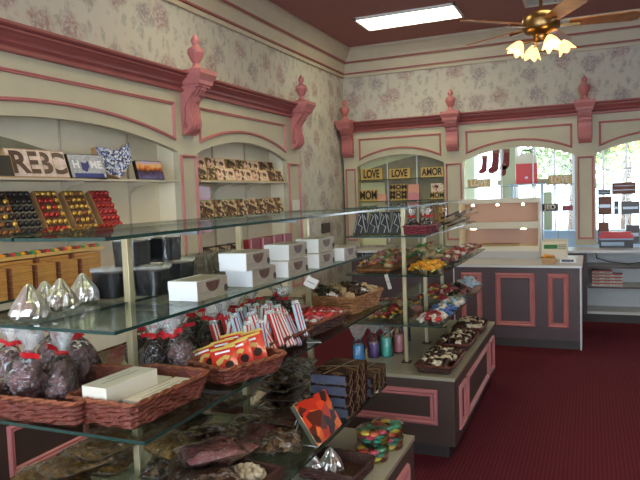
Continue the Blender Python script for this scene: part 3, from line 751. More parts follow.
def choc_bag(cm, seed, tail=True):
    t = thing('chocolate_bag', 'x', 'bag', (0, 0, 0)); rnd = random.Random(seed)
    m = MB()
    for i in range(34):
        a = rnd.uniform(0, 2 * PI); zz = rnd.uniform(.012, .10); rr = .042 * math.sqrt(max(.05, 1 - ((zz - .05) / .065) ** 2)) * rnd.uniform(.45, 1)
        m.blob((rr * math.cos(a), rr * .75 * math.sin(a), zz), rnd.uniform(.012, .017), 7, 5, 0, .35, i + seed)
    m.blob((0, 0, .052), (.036, .026, .045), 10, 8, 0, .2, seed); m.build('chocolates', cm, t)
    m = MB(); m.M = Matrix.Diagonal((1, .8, 1, 1))
    m.lathe([(.045, .001), (.054, .015), (.056, .05), (.047, .09), (.028, .12), (.012, .135)], 20, 0, wob=.2, ph=seed); m.build('cellophane', 'film', t)
    m = MB(); m.lathe([(.010, .135), (.018, .155), (.028, .18), (.036, .205)], 18, 0, wob=.9, ph=seed + .4); m.build('gathered_top', 'film_soft', t)
    m = MB(); m.lathe([(.014, .127), (.017, .131), (.014, .137)], 12)
    for sg in (-1, 1):
        p = [(0, -.012, .133)]; n = 6
        vs = []
        for i in range(n + 1):
            f = i / n; x = sg * .042 * f; z = .135 + .004 * math.sin(f * 5) + .012 * f; y = -.016 - .012 * math.sin(f * 4 + seed)
            vs += [(x, y - .02 * f * sg, z - .006), (x + .002 * sg, y - .004 - .02 * f * sg, z + .009)]
        m.add(vs, [(2 * i, 2 * i + 2, 2 * i + 3, 2 * i + 1) for i in range(n)], 0, True)
    m.build('ribbon', 'red', t)
    return freeze(t)
CB = [choc_bag('choc_pink', 1), choc_bag('choc_pink', 5), choc_bag('choc_dark', 9)]
basket(.36, .34, .07, 'red-brown wicker basket of ribboned chocolate bags at the left edge', (-1.40, 1.36, Z2 + .001), .05)
for px_, py_, k, s, rz, tilt, lb in ((22, 396, 0, 1.15, .3, .25, 'ribboned bag of chocolates leaning left in the near bag basket'), (60, 396, 1, 1.1, -.6, -.5, 'front bag of chocolates slumping right with a red ribbon behind its neck'),
        (84, 376, 0, 1.1, .2, -.15, 'tall ribboned bag of chocolates beside the front brass post'), (108, 358, 1, .95, .5, -.35, 'small ribboned bag of chocolates leaning against the front brass post'),
        (8, 376, 0, .95, .8, .1, 'dark bag of chocolates at the left photo edge in the basket'), (52, 366, 1, 1.05, .1, .2, 'bag of chocolates in the back row under the silver foil drops')):
    p = P(px_, py_, z=1.105)
    if px_ in (108,): p.x = -1.24
    place(CB[k], (p.x, p.y, 1.085), 0, lb, 'ribboned chocolate bags', s, (tilt * .35, tilt, rz))
bags = [(-1.36, 1.72), (-1.34, 1.86), (-1.33, 2.0), (-1.33, 2.14), (-1.50, 1.8), (-1.48, 1.95), (-1.46, 2.12), (-1.36, 2.28)]
nm = ['first in front', 'second in front', 'third in front', 'fourth in front', 'first behind', 'second behind', 'third behind', 'farthest']
for i, (x, y) in enumerate(bags):
    place(CB[2], (x, y, Z2 + .002), 0, f'dark chocolate bag with red ribbon in the row past the front post, {nm[i]}', 'ribboned chocolate bags', (1.05, 1.05, .92), (-.1, random.uniform(-.2, .2), 1.2 + random.uniform(-.3, .3)))
bags = [(-1.30, 2.62), (-1.45, 2.55), (-1.42, 2.72)]
for i, (x, y) in enumerate(bags):
    place(CB[2], (x, y, Z2 + .002), 0, f'dark chocolate bag behind the tan basket, {("right", "left front", "left rear")[i]} of three', 'ribboned chocolate bags', (1, 1, .8), (0, random.uniform(-.2, .2), i))

# red printed packets
basket(.20, .27, .06, 'wicker basket of red printed packets past the basket of white boxes', (-1.075, 1.775, Z2 + .001), -.36)
def packet():
    t = thing('candy_packet', 'x', 'packet', (0, 0, 0)); w, h = .075, .095
    m = MB(); n = 6; vs = []
    for s in (-1, 1):
        for j in range(n + 1):
            for i in range(n + 1):
                a, c = i / n * 2 - 1, j / n * 2 - 1; vs.append((a * w / 2, s * .010 * (1 - a * a) * (1 - c * c) + s * .0008, h / 2 + c * h / 2))
    N1 = (n + 1) ** 2; g = lambda i, j, o: o + j * (n + 1) + i
    m.add(vs, [(g(i, j, 0), g(i + 1, j, 0), g(i + 1, j + 1, 0), g(i, j + 1, 0)) for i in range(n) for j in range(n)] + [(g(i, j, N1), g(i, j + 1, N1), g(i + 1, j + 1, N1), g(i + 1, j, N1)) for i in range(n) for j in range(n)], 0, True)
    m.build('pouch', 'redpack', t)
    m = MB(); m.box(-w / 2, -.003, h - .006, w / 2, .003, h + .002); m.build('yellow_seal', 'yellow', t)
    m = MB(); m.prism([(.014 + .013 * math.cos(a), .026 + .013 * math.sin(a)) for a in [2 * PI * i / 16 for i in range(16)]], -.0125, -.008, 'y'); m.build('cherry_print', 'choc_dark', t)
    m = MB(); m.prism([(-.025, .045), (-.02, .028), (-.005, .038), (.0, .05), (.012, .043), (.02, .056), (.005, .062), (-.012, .054)], -.0122, -.009, 'y'); m.build('leaf_print', 'goldbox', t)
    m = MB(); m.box(-.024, -.0095, .072, .02, -.006, .078); m.build('printed_line', 'white', t)
    return freeze(t)
PK = packet()
pk = [(-.05, -.085, -.45, 'front left'), (.035, -.075, -.30, 'front right'), (-.04, -.03, -.35, 'second row left'), (.045, -.015, -.2, 'second row right'), (-.05, .03, -.3, 'third row left'), (.04, .045, -.25, 'third row right'), (0, .075, -.3, 'very back'), (-.065, -.055, -.6, 'left side')]
for (dx, dy, tilt, lb) in pk:
    c, s = math.cos(-.36), math.sin(-.36); x = -1.075 + dx * c - dy * s; y = 1.775 + dx * s + dy * c
    o = place(PK, (x, y, Z2 + .022 + (dy + .09) * .15), 0, f'red printed candy packet in the wicker basket, {lb} position', 'red printed packets')
    o.rotation_euler = (tilt - .45, random.uniform(-.35, -.1), .5 + random.uniform(-.15, .25)); o.scale = (1.1, 1, 1.05)

# red and white wrapped sleeves behind
def sleeve(ms, nme='x'):
    t = thing('candy_sleeve', nme, 'candy', (0, 0, 0)); m = MB()
    m.prism([(-.02, 0), (.02, 0), (.022, .008), (.02, .016), (-.02, .016), (-.022, .008)], -.05, .05, 'y'); m.build('wrapper', ms[0], t, .002)
    m = MB(); m.box(-.008, -.051, -.0006, .0, .051, .0175); m.box(.008, -.051, -.0006, .013, .051, .0172); m.build('stripe', ms[1], t)
    m = MB(); m.box(-.018, .05, .006, .018, .065, .010); m.build('crimped_end', 'film_soft', t)
    return freeze(t)
SLs = [sleeve(('cr', 'white')), sleeve(('white', 'cr')), sleeve(('clb', 'crimson'))]
basket(.24, .42, .05, 'shallow wicker basket of striped candy sleeves behind the red packets', (-1.175, 2.12, Z2 + .001), -.12, 'wicker_dark', 'wicker')
cn = ('red', 'white with red stripe', 'pale blue')
for i in range(30):
    a, c = i % 5, i // 5; k = (i * 7 + i // 3) % 3
    place(SLs[k], (-1.265 + a * .045 + random.uniform(-.008, .008), 1.96 + c * .062, Z2 + .055 + .014 * (i % 3)), 0,
          f'{cn[k]} wrapped candy sleeve standing in the shallow basket of sleeves', f'{cn[k]} candy sleeves in the shallow basket', (.8, 1.45, .8), (.8 + random.uniform(-.15, .15), random.uniform(-.2, .2), .7 + random.uniform(-.25, .25)))

# small candies and heaps
def candy(mt, name, kind):
    m = MB()
    if kind == 'wrap':
        m.blob((0, 0, 0), (.016, .011, .010), 8, 6)
        for s in (-1, 1): m.add([(s * .013, 0, 0), (s * .028, -.009, .003), (s * .029, .003, -.004), (s * .027, .010, .004)], [(0, 1, 2), (0, 2, 3)])
    elif kind == 'cluster': m.blob((0, 0, 0), (.021, .017, .012), 9, 7, 0, .9, hash(name) % 7 + 1)
    elif kind == 'ball': m.blob((0, 0, 0), .012, 10, 7)
    elif kind == 'pouch': m.blob((0, 0, 0), (.034, .026, .016), 10, 6, 0, .8, 3); m.add([(.03, -.012, 0), (.046, -.018, .004), (.046, .016, -.002), (.03, .012, 0)], [(0, 1, 2, 3)])
    o = m.build(name, mt); tag(o, 'x', 'candy'); return freeze(o)
C = {}
for k, mt, nm_, kd in (('w_or', 'orange', 'orange_candy', 'wrap'), ('w_ye', 'cy', 'yellow_candy', 'wrap'), ('w_re', 'cr', 'red_candy', 'wrap'), ('w_gr', 'cg', 'green_candy', 'wrap'), ('w_wh', 'cw', 'white_candy', 'wrap'),
                   ('w_pk', 'cpk', 'pink_candy', 'wrap'), ('w_tan', 'tan', 'caramel_candy', 'wrap'), ('w_dk', 'choc', 'brown_candy', 'wrap'), ('c_dk', 'choc', 'chocolate_cluster', 'cluster'), ('c_bk', 'choc_dark', 'dark_cluster', 'cluster'),
                   ('c_wh', 'whitechoc', 'white_cluster', 'cluster'), ('p_wh', 'cw', 'white_candy_pouch', 'pouch'), ('p_bl', 'cb', 'blue_candy_pouch', 'pouch'), ('p_lb', 'clb', 'pale_blue_candy_pouch', 'pouch'),
                   ('p_re', 'cr', 'red_candy_pouch', 'pouch'), ('p_dk', 'choc_dark', 'dark_candy_pouch', 'pouch'), ('p_cr', 'crimson', 'crimson_candy_pouch', 'pouch'), ('p_or', 'orange', 'orange_candy_pouch', 'pouch'), ('p_tn', 'tan', 'tan_candy_pouch', 'pouch'), ('p_mv', 'mauve', 'mauve_candy_pouch', 'pouch')):
    C[k] = candy(mt, nm_, kd)
def heap(keys, n, cx, cy, z, w, l, h, where, group, rz=0, sc=1.0):
    cs, sn = math.cos(rz), math.sin(rz)
    cols = max(2, int(round(math.sqrt(n * w / l)))); rows = -(-n // cols)
    for i in range(n):
        a = (i % cols + .5 + random.uniform(-.35, .35)) / cols * 2 - 1; c = (i // cols + .5 + random.uniform(-.35, .35)) / rows * 2 - 1
        dx, dy = a * w / 2, c * l / 2; zz = z + h * (1 - .55 * a * a) * (1 - .55 * c * c) * random.uniform(.75, 1.05)
        k = keys[(i * 5 + i // 4 + random.randint(0, 1)) % len(keys)]; nmk = C[k].name.split('.')[0].replace('_', ' ')
        place(C[k], (cx + dx * cs - dy * sn, cy + dx * sn + dy * cs, zz), 0, f'{nmk} {where}', f'{nmk}: {group}', sc, (random.uniform(-.5, .5), random.uniform(-.5, .5), random.uniform(0, 6.3)))

basket(.22, .32, .06, 'dark wicker basket with a red and white heap beside the tan basket', (-1.13, 2.50, Z2 + .001), -.1, 'wicker_dark', 'wicker_rim')
heap(['w_re', 'w_re', 'w_wh', 'p_cr', 'w_pk', 'p_re'], 70, -1.13, 2.50, Z2 + .052, .17, .27, .022, 'heaped in the dark basket beside the tan one', 'dark basket heap', -.1, .8)
basket(.30, .36, .085, 'tan wicker basket heaped with wrapped candy at the shelf end', (-1.17, 3.0, Z2 + .001), -.1, 'wicker_tan', 'wicker_tan')
heap(['w_tan', 'p_tn', 'w_dk', 'w_wh', 'p_dk', 'c_dk'], 90, -1.17, 3.0, Z2 + .075, .25, .31, .045, 'heaped in the tan wicker basket', 'tan basket heap', -.1, .95)

# silver foil drops
def drop():
    m = MB(); seg = 40; vs = []
    prof = [(.040, 0), (.050, .008), (.052, .018), (.047, .036), (.038, .054), (.026, .072), (.017, .086), (.011, .096), (.004, .102)]
    for q, (r_, z) in enumerate(prof):
        for k in range(seg):
            a = 2 * PI * k / seg
            f = 1 + .07 * math.cos(7 * a + q * .5) + .05 * math.cos(13 * a - q * .9) + .16 * noise.noise(V((math.cos(a) * 2, math.sin(a) * 2, z * 50)))
            vs.append((r_ * f * math.cos(a), r_ * f * math.sin(a), z))
    fs = [(q * seg + k, q * seg + (k + 1) % seg, (q + 1) * seg + (k + 1) % seg, (q + 1) * seg + k) for q in range(len(prof) - 1) for k in range(seg)]
    m.add(vs, fs + [tuple(range(seg))[::-1], tuple(range((len(prof) - 1) * seg, len(prof) * seg))], 0, False)
    return freeze(tag(m.build('foil_chocolate_drop', 'foil'), 'x', 'candy'))
KS = drop()
for a, s, lb in (((30, 321), 1.0, 'large silver foil chocolate drop nearest the left edge on the glass shelf'), ((46, 312), .9, 'silver foil chocolate drop second from the left, set behind two others'),
                 ((62, 311), .95, 'silver foil chocolate drop third from the left on the glass shelf'), ((84, 303.5), .95, 'silver foil chocolate drop on the right, closest to the black tubs')):
    p = P(*a, z=Z3); place(KS, (p.x - .015, p.y + .015, Z3 + .001), a[0] * .1, lb, 'silver foil drops', s)
# black tubs
def tub():
    t = thing('candy_tub', 'x', 'tub', (0, 0, 0)); w = .108
    def rr(s, z): return [(p[0], p[1], z) for p in rrect(s, s, .025, 28)]
    def loft(rings, mname, nme, par):
        m = MB(); n = 28; vs = [q for r_ in rings for q in r_]
        m.add(vs, [(j * n + i, j * n + (i + 1) % n, (j + 1) * n + (i + 1) % n, (j + 1) * n + i) for j in range(len(rings) - 1) for i in range(n)] + [tuple(range(n))[::-1], tuple(range((len(rings) - 1) * n, len(rings) * n))], 0, False)
        return m.build(nme, mname, par)
    loft([rr(.096, .003), rr(.104, .085)], 'tubblack', 'dark_candy', t); loft([rr(.100, 0), rr(w, .092)], 'film_clear', 'clear_wall', t)
    loft([rr(w + .006, .092), rr(w + .008, .096), rr(w + .004, .102), rr(w - .01, .1)], 'film_soft', 'lid', t); return freeze(t)
TB = tub()
for (px_, py_), z, lb in (((99, 300), Z3, 'clear tub of dark candy at lower left of the tub stack'), ((141, 297), Z3, 'clear tub of dark candy at lower middle, right of the brass post'), ((168, 287), Z3, 'clear tub of dark candy at lower right of the tub stack'),
                   ((120, 268), Z3 + .105, 'clear tub of dark candy on the upper level behind the brass post'), ((153, 263), Z3 + .105, 'clear tub of dark candy on the upper level, right of the brass post')):
    p = P(px_, py_, z=z); place(TB, (p.x, p.y + .066, z + .001), .1, lb, 'tubs of dark candy')

# flat bags
def flatbag(w, l, t_, cm, seed=0):
    t = thing('flat_candy_bag', 'x', 'bag', (0, 0, 0))
    def pillow(w, l, t_, mname, nme, am, zoff=0):
        m = MB(); n = 12; vs = []
        for s in (-1, 1):
            for j in range(n + 1):
                for i in range(n + 1):
                    a, c = i / n * 2 - 1, j / n * 2 - 1; e = (1 - a ** 4) * (1 - c ** 4)
                    q = noise.noise(V((a * 2.3 + seed, c * 3.1, s * 2 + seed))) * am * e; q2 = noise.noise(V((a * 7 + seed, c * 7, s + 5))) * am * .5 * e
                    vs.append((a * w / 2, c * l / 2, t_ / 2 + zoff + s * t_ / 2 * e ** .6 + q + q2))
        N1 = (n + 1) ** 2; g = lambda i, j, o: o + j * (n + 1) + i
        m.add(vs, [(g(i, j, 0), g(i, j + 1, 0), g(i + 1, j + 1, 0), g(i + 1, j, 0)) for i in range(n) for j in range(n)] + [(g(i, j, N1), g(i + 1, j, N1), g(i + 1, j + 1, N1), g(i, j + 1, N1)) for i in range(n) for j in range(n)], 0, True)
        m.build(nme, mname, t)
    pillow(w * .88, l * .86, t_ * .85, cm, 'contents', t_ * .35, .003); pillow(w, l, t_, 'glint', 'cellophane', t_ * .5); return freeze(t)
FB = {'speck': flatbag(.16, .22, .045, 'patch_bag', 1), 'gold': flatbag(.17, .24, .04, 'gold_bag', 3), 'dark': flatbag(.15, .22, .04, 'choc', 5), 'red': flatbag(.15, .20, .045, 'mauve', 7), 'kraft': flatbag(.15, .22, .045, 'kraft_bag', 11), 'choc': flatbag(.16, .24, .035, 'patch_bag', 9)}
fl = [('gold', -1.50, 1.62, 0, .3, 'toffee bag at the far left of the bottom shelf'), ('gold', -1.52, 1.50, .04, -.4, 'toffee bag beside the front post on the bottom shelf'), ('gold', -1.46, 1.38, 0, .9, 'toffee bag at the near left of the bottom shelf'),
      ('gold', -1.46, 1.56, .08, -.2, 'toffee bag lying on two others on the bottom shelf'), ('speck', -1.02, 1.32, 0, .2, 'speckled snack bag at the near end by the front post'), ('speck', -1.00, 1.34, .046, -.5, 'speckled snack bag stacked on the near-end one'),
      ('speck', -1.28, 1.66, 0, .4, 'speckled snack bag in the middle of the bottom shelf'), ('speck', -1.16, 1.62, .01, .1, 'speckled snack bag under the white-box basket'), ('dark', -1.12, 1.56, .05, .6, 'dark bag topping the pile under the white-box basket'),
      ('speck', -1.32, 1.88, 0, .1, 'speckled snack bag at the left of the second post'), ('choc', -1.24, 1.80, .046, -.3, 'brown snack bag left of the second post, on top'), ('red', -1.03, 1.50, 0, -.5, 'crimson candy bag beside the dark tray of pale clusters'),
      ('red', -1.10, 1.72, .04, -.2, 'crimson candy bag leaning by the second post'), ('red', -1.12, 1.98, 0, .3, 'mauve bag right behind the second post'), ('choc', -1.22, 2.06, .0, .2, 'brown flat bag past the second post, bottom of its pile'),
      ('dark', -1.06, 2.12, .03, -.1, 'dark flat bag right before the dark box stack, on top'), ('choc', -1.28, 2.62, .08, .1, 'brown flat bag past the second post, high on the rear pile'), ('speck', -1.50, 2.10, .04, 0, 'speckled flat bag at the rear past the second post'),
      ('choc', -1.20, 2.36, 0, 0, 'brown flat bag before the third post, bottom of its pile'), ('dark', -1.20, 2.35, .036, .1, 'dark flat bag before the third post, second in its pile'), ('choc', -1.21, 2.36, .077, -.1, 'brown flat bag before the third post, third in its pile'),
      ('speck', -1.19, 2.34, .113, .1, 'speckled flat bag topping the pile before the third post'), ('gold', -1.28, 2.60, 0, .1, 'toffee bag past the third post on the bottom shelf'), ('choc', -1.26, 2.62, .042, -.1, 'brown flat bag on the toffee bag past the third post'),
      ('dark', -1.45, 2.0, 0, .2, 'dark flat bag at the rear of the bottom shelf'), ('dark', -1.45, 2.3, 0, -.1, 'dark flat bag at the rear of the bottom shelf, past the second post')]
fl += [('gold', -1.62, 1.42, 0, .5, 'toffee bag near the left photo edge on the bottom shelf'), ('speck', -1.66, 1.86, 0, -.3, 'speckled snack bag at the rear left of the bottom shelf'), ('gold', -1.30, 1.70, .046, 1.2, 'toffee bag lying across the near end of the bottom shelf'),
       ('speck', -1.00, 1.50, .04, .9, 'speckled snack bag at the outer near corner of the bottom shelf'), ('red', -1.08, 1.60, .09, -.7, 'mauve bag topping the heap before the second post'), ('speck', -1.02, 1.95, 0, .4, 'speckled snack bag between the pale cluster tray and the dark boxes'), ('dark', -1.12, 2.14, 0, .2, 'dark flat bag in front of the dark box stack')]
for k, x, y, dz, rz, lb in fl:
    place(FB[k], (x, y, Z1 + .002 + dz), rz, lb, 'flat bags on the bottom glass shelf', None)

# dark ribboned boxes
def dkbox():
    t = thing('chocolate_box', 'x', 'box', (0, 0, 0)); w, l, h = .155, .25, .042
    m = MB(); m.box(-w / 2, -l / 2, 0, w / 2, l / 2, h); m.build('carton', 'assort_dark', t, .002)
    m = MB(); m.box(-w / 2 + .004, -l / 2 - .003, .004, w / 2 - .004, -l / 2, h - .004); m.build('film_end', 'bluegrey', t)
    m = MB()
    for i in range(3):
        y0 = -l / 2 + .03 + i * .075; m.tube([(w / 2 + .002, y0, .002), (w / 2 + .002, y0 + .035, h)], .0018, 4); m.tube([(w / 2 + .002, y0 + .035, .002), (w / 2 + .002, y0, h)], .0018, 4)
    m.tube([(-w / 2, -.02, h + .001), (w / 2, .02, h + .001)], .002, 4); m.tube([(-.02, -l / 2, h + .001), (.03, l / 2, h + .001)], .002, 4); m.build('gold_cord', 'cord', t); return freeze(t)
M['cord'] = mat('bronze_cord', '#6e5a3c', .4)
M['assort_dark'] = patch_print('dark_film_wrapped_chocolates', ['#241816', '#3c2a22', '#1c1212', '#54402e', '#2c1e1a', '#6a5440'], 40, .25)
DB = dkbox()
for i in range(4): place(DB, (-.965, 2.40, Z1 + .002 + i * .0445), random.uniform(-.04, .04), f'dark film-wrapped chocolate box behind the red pop-up box, {("bottom", "second", "third", "top")[i]} of four', 'dark chocolate boxes')
for i in range(2): place(DB, (-.965, 2.68, Z1 + .002 + i * .0445), .05, f'dark film-wrapped chocolate box near the clear bottles, {("lower", "upper")[i]} of two', 'dark chocolate boxes')
# red box propped on a wire stand
t = thing('propped_red_box', 'flame-red printed box with silver edge propped on a wire stand', 'box', (P(318, 447, z=Z1 + .01)))
o0 = t.location.copy(); q0, q1, q3, q2 = P(318, 447, z=Z1 + .012) - o0, P(342, 424, z=Z1 + .012) - o0, P(293, 405, y=o0.y + .10) - o0, P(325, 389, y=o0.y + .24) - o0
nn = (q1 - q0).cross(q3 - q0).normalized() * .012
m = MB(); m.add([q0, q1, q2, q3, q0 - nn, q1 - nn, q2 - nn, q3 - nn], [(0, 1, 2, 3), (7, 6, 5, 4), (0, 4, 5, 1), (1, 5, 6, 2), (2, 6, 7, 3), (3, 7, 4, 0)]); m.build('printed_box', 'poster', t)
m = MB(); e = (q1 - q0) * .14; m.add([q0 + nn * .1, q0 + e + nn * .1, q3 + e + nn * .1, q3 + nn * .1, q0 - nn * 1.05 - e * .2, q3 - nn * 1.05 - e * .2], [(0, 1, 2, 3), (0, 3, 5, 4)]); m.build('silver_edge', 'foil', t)
m = MB(); mid = (q0 + q3) / 2; m.tube([q3 * .75 + q0 * .25, V((-.14, .06, 0))], .002, 6); m.tube([q3 * .7 + q0 * .3, V((-.10, -.0, 0))], .002, 6); m.tube([V((-.14, .06, 0)), V((-.10, 0, 0)), q0], .002, 6); m.build('wire_stand', 'steel', t)
# tray of pale clusters
t = thing('cluster_tray', 'dark brown tray holding a round of pale candy clusters on the bottom shelf', 'tray', (-1.00, 1.66, Z1 + .002), -.1)
m = MB(); w, l, h = .19, .16, .035
m.box(-w / 2, -l / 2, 0, w / 2, l / 2, .006)
for a in ((-w / 2, -l / 2, w / 2, -l / 2 + .012), (-w / 2, l / 2 - .012, w / 2, l / 2), (-w / 2, -l / 2 + .012, -w / 2 + .012, l / 2 - .012), (w / 2 - .012, -l / 2 + .012, w / 2, l / 2 - .012)): m.box(a[0], a[1], .006, a[2], a[3], h)
m.build('tray_body', 'wicker_dark', t)
m = MB(); m.lathe([(.062, .006), (.068, .022), (.064, .022), (.05, .012)], 24); m.build('round_dish', 'cream_card', t)
for i in range(14):
    rr = .018 if i < 4 else .045; a = i * (1.57 if i < 4 else .628); place(C['c_wh'], (-1.00 + rr * math.cos(a), 1.66 + rr * math.sin(a), Z1 + .032), 0, 'pale cluster arranged in the dark tray on the bottom shelf', 'pale clusters in the dark tray', .9, (random.uniform(-.4, .4), .2, a))
# kiss tray and discs on the base
basket(.26, .22, .045, 'dark tray with silver foil drops on the stand base near the lower photo edge', P(335, 475, z=.52) + V((0, .02, .002)), -.1, 'wicker_dark', 'wicker_dark', .005)
for a, s, lb in (((313, 470), .8, 'small silver foil drop at left of the dark tray on the base'), ((331, 470), 1.0, 'silver foil drop at right of the dark tray on the base')):
    p = P(*a, z=.54); place(KS, (p.x, p.y, .532), 1, lb, 'silver foil drops', s)
M['coral'] = mat('coral_gummy', '#D0603C', .3, coat=.3); M['cteal'] = mat('teal_gummy', '#2E9A7C', .3, coat=.3); M['rosec'] = mat('rose_gummy', '#C84868', .3, coat=.3)
def disc():
    t = thing('gummy_tub', 'x', 'tub', (0, 0, 0)); m = MB()
    for i in range(18):
        a = i % 6 * 1.047 + (i // 6) * .4; m.blob((.044 * math.cos(a), .044 * math.sin(a), .012 + .014 * (i // 6)), (.026, .022, .010), 9, 6, (i * 2 + i // 6) % 5)
    m.blob((0, 0, .042), (.014, .014, .008), 8, 5, 5)
    m.build('gummies', ['coral', 'cteal', 'rosec', 'cy', 'cteal', 'choc'], t)
    m = MB(); m.lathe([(.070, 0), (.072, .004), (.072, .040), (.074, .042), (.074, .052), (.06, .054)], 32); m.build('clear_case', 'film_clear', t); return freeze(t)
DS = disc()
for (px_, py_), z, lb in (((372, 458), .52, 'round clear tub of gummies, lowest at the front of the base corner'), ((397, 447), .52, 'round clear tub of gummies behind, at the base corner edge'), ((396, 435), .5755, 'round clear tub of gummies on top of the rear corner one'), ((373, 440), .5755, 'round clear tub of gummies on top of the front one')):
    p = P(px_, py_, z=z); place(DS, (min(p.x, -.845), p.y, z + .002), px_, lb, 'round gummy tubs')
# bottles of coloured candy with ruffled cellophane
for i, ((px_, py_), mt, cnm) in enumerate((((359, 364), 'azure', 'bright blue'), ((374, 357), 'purple', 'purple'), ((387, 356), 'teal', 'teal'), ((399, 352), 'cpk', 'pink'), ((405, 341), 'cb', 'deep blue'))):
    p = P(px_, py_, z=.52); t = thing('candy_jar', f'clear wrapped jar of {cnm} candy standing on the base of the far stand', 'jar', (p.x, p.y, .522), i); t.scale = (1.25, 1.25, 1.15)
    m = MB(); m.lathe([(.028, .002), (.030, .01), (.030, .11 - .03 * (i == 1)), (.026, .115 - .03 * (i == 1))], 18, 0, wob=.06); m.build('candy', mt, t)
    m = MB(); m.lathe([(.034, 0), (.036, .01), (.036, .12), (.018, .15)], 20, wob=.05, ph=i); m.build('clear_jar', 'film_clear', t)
    m = MB(); m.lathe([(.014, .148), (.022, .16), (.045, .20), (.062, .235)], 22, wob=1.0, ph=i); m.build('gathered_wrap', 'film_soft', t)
# chocolate baskets on the far stand's base
for i, (x, y) in enumerate(((-.905, 4.03), (-.905, 4.62), (-.90, 5.15))):
    wh = ('nearest', 'middle', 'farthest')[i]
    basket(.24, .46 if i < 2 else .38, .05, f'{wh} wicker tray of chocolate clusters on the far stand base', (x, y, .522), 0, 'wicker_dark', 'wicker')
    heap(['c_dk', 'c_bk', 'c_wh', 'c_dk', 'c_wh', 'c_bk'], 52, x, y, .565, .19, .40 if i < 2 else .32, .035, f'in the {wh} tray on the far stand base', f'{wh} cluster tray', 0, 1.45)

# ---- far stand: lowest glass shelf (.80)
S1, S2, S3 = .801, 1.126, 1.381
rows = [(-.955, 4.06, ['p_re', 'p_wh', 'p_cr'], 18, 'in the red and white row nearest the shelf corner', .22), (-.955, 4.36, ['p_bl', 'p_bl', 'p_wh'], 16, 'in the blue row of the lowest glass shelf', .22), (-.955, 4.68, ['p_wh', 'p_lb', 'w_gr'], 16, 'in the pale row of the lowest glass shelf', .26),
        (-.965, 5.04, ['p_dk', 'p_dk', 'c_bk', 'p_mv'], 16, 'in the dark row of the lowest glass shelf', .26), (-.965, 5.42, ['p_lb', 'p_wh', 'p_lb'], 20, 'in the pale blue row at the shelf end', .30)]
for i, (x, y, ks, n, wh, l) in enumerate(rows): heap(ks, int(n * 1.6), x, y, S1 + .018, .14, l, .035 + .06 * (i > 2), wh, wh[4:], 0, .9)
heap(['p_mv', 'w_or', 'w_gr', 'p_tn', 'p_cr', 'w_tan', 'w_dk'], 84, -1.33, 4.30, S1 + .02, .30, .7, .05, 'heaped at the left of the far stand lowest shelf', 'lowest shelf left heap', 0, .95)
heap(['w_ye', 'w_re', 'p_cr', 'w_tan', 'w_wh'], 56, -1.1, 4.85, S1 + .03, .2, .5, .10, 'heaped at the centre of the far stand lowest shelf', 'lowest shelf centre heap', 0, 1.0)
# middle glass shelf (1.126)
basket(.24, .86, .02, 'long flat tray under the mixed heap on the far stand middle shelf', (-1.345, 4.42, S2), 0, 'wicker_tan', 'wicker_tan', .003, 'tray')
heap(['w_or', 'w_tan', 'w_re', 'p_tn', 'w_gr', 'w_dk', 'w_wh', 'p_mv'], 140, -1.345, 4.42, S2 + .03, .22, .84, .085, 'in the long mixed heap on the far stand middle shelf', 'middle shelf mixed heap', 0, .9)
heap(['w_or', 'w_or', 'p_or', 'w_ye'], 84, -1.0, 4.12, S2 + .015, .19, .34, .06, 'in the bright orange heap at the corner of the middle shelf', 'orange corner heap', 0, .8)
heap(['w_gr', 'w_wh', 'p_tn', 'w_re', 'w_tan'], 60, -1.12, 4.62, S2 + .03, .24, .3, .12, 'in the green and white heap behind the orange one', 'green and white heap', 0, 1.1)
heap(['p_mv', 'p_wh', 'p_tn', 'p_cr', 'p_mv'], 90, -.97, 5.1, S2 + .02, .15, 1.2, .06, 'in the long mauve row on the right edge of the middle shelf', 'mauve row', 0, .85)
# upper glass shelf (1.381)
def blackbox():
    t = thing('novelty_box', 'x', 'box', (0, 0, 0)); m = MB(); m.prism([(-.055, 0), (.04, 0), (.04, .15), (-.025, .15)], -.012, .012, 'y'); m.build('carton', 'black', t, .002)
    m = MB(); m.M = Matrix.Translation((0, -.0135, 0))
    m.tube([(-.045, 0, .01), (-.018, 0, .14), (.0, 0, .12), (-.02, 0, .07), (.012, 0, .05), (-.0, 0, .01)], .0026, 4); m.tube([(.01, 0, .14), (.02, 0, .08), (.035, 0, .01)], .0026, 4); m.tube([(.02, 0, .13), (.034, 0, .10)], .0026, 4); m.build('white_lettering', 'white', t); return freeze(t)
NB = blackbox()
for i in range(4): place(NB, (-1.44 + i * .083, 4.06 + .02 * (i % 2), S3 + .001), 0, f'black novelty box with white strokes on the upper shelf, {("leftmost", "second", "third", "rightmost")[i]} of four', 'black novelty boxes', 1, (-.2, 0, .1))
heap(['w_wh', 'p_dk', 'c_bk'], 5, -1.3, 4.4, S3 + .02, .3, .2, .02, 'behind the black novelty boxes on the upper shelf', 'upper shelf rear bits', 0, 1.2)
basket(.17, .36, .055, 'dark red woven basket on the upper shelf of the far stand', (-1.035, 4.14, S3 + .001), 0, 'wicker_red', 'wicker_red', .005) if 'wicker_red' in M else None
for i, (x, y, k) in enumerate(((-1.08, 4.06, 2), (-1.0, 4.12, 2), (-1.05, 4.26, 1))):
    place(CB[k], (x, y, S3 + .012), 0, f'dark cellophane bag standing in the dark red woven basket, {("left", "right", "rear")[i]}', 'bags in the dark red basket', .75, (0, .1 * i, i))
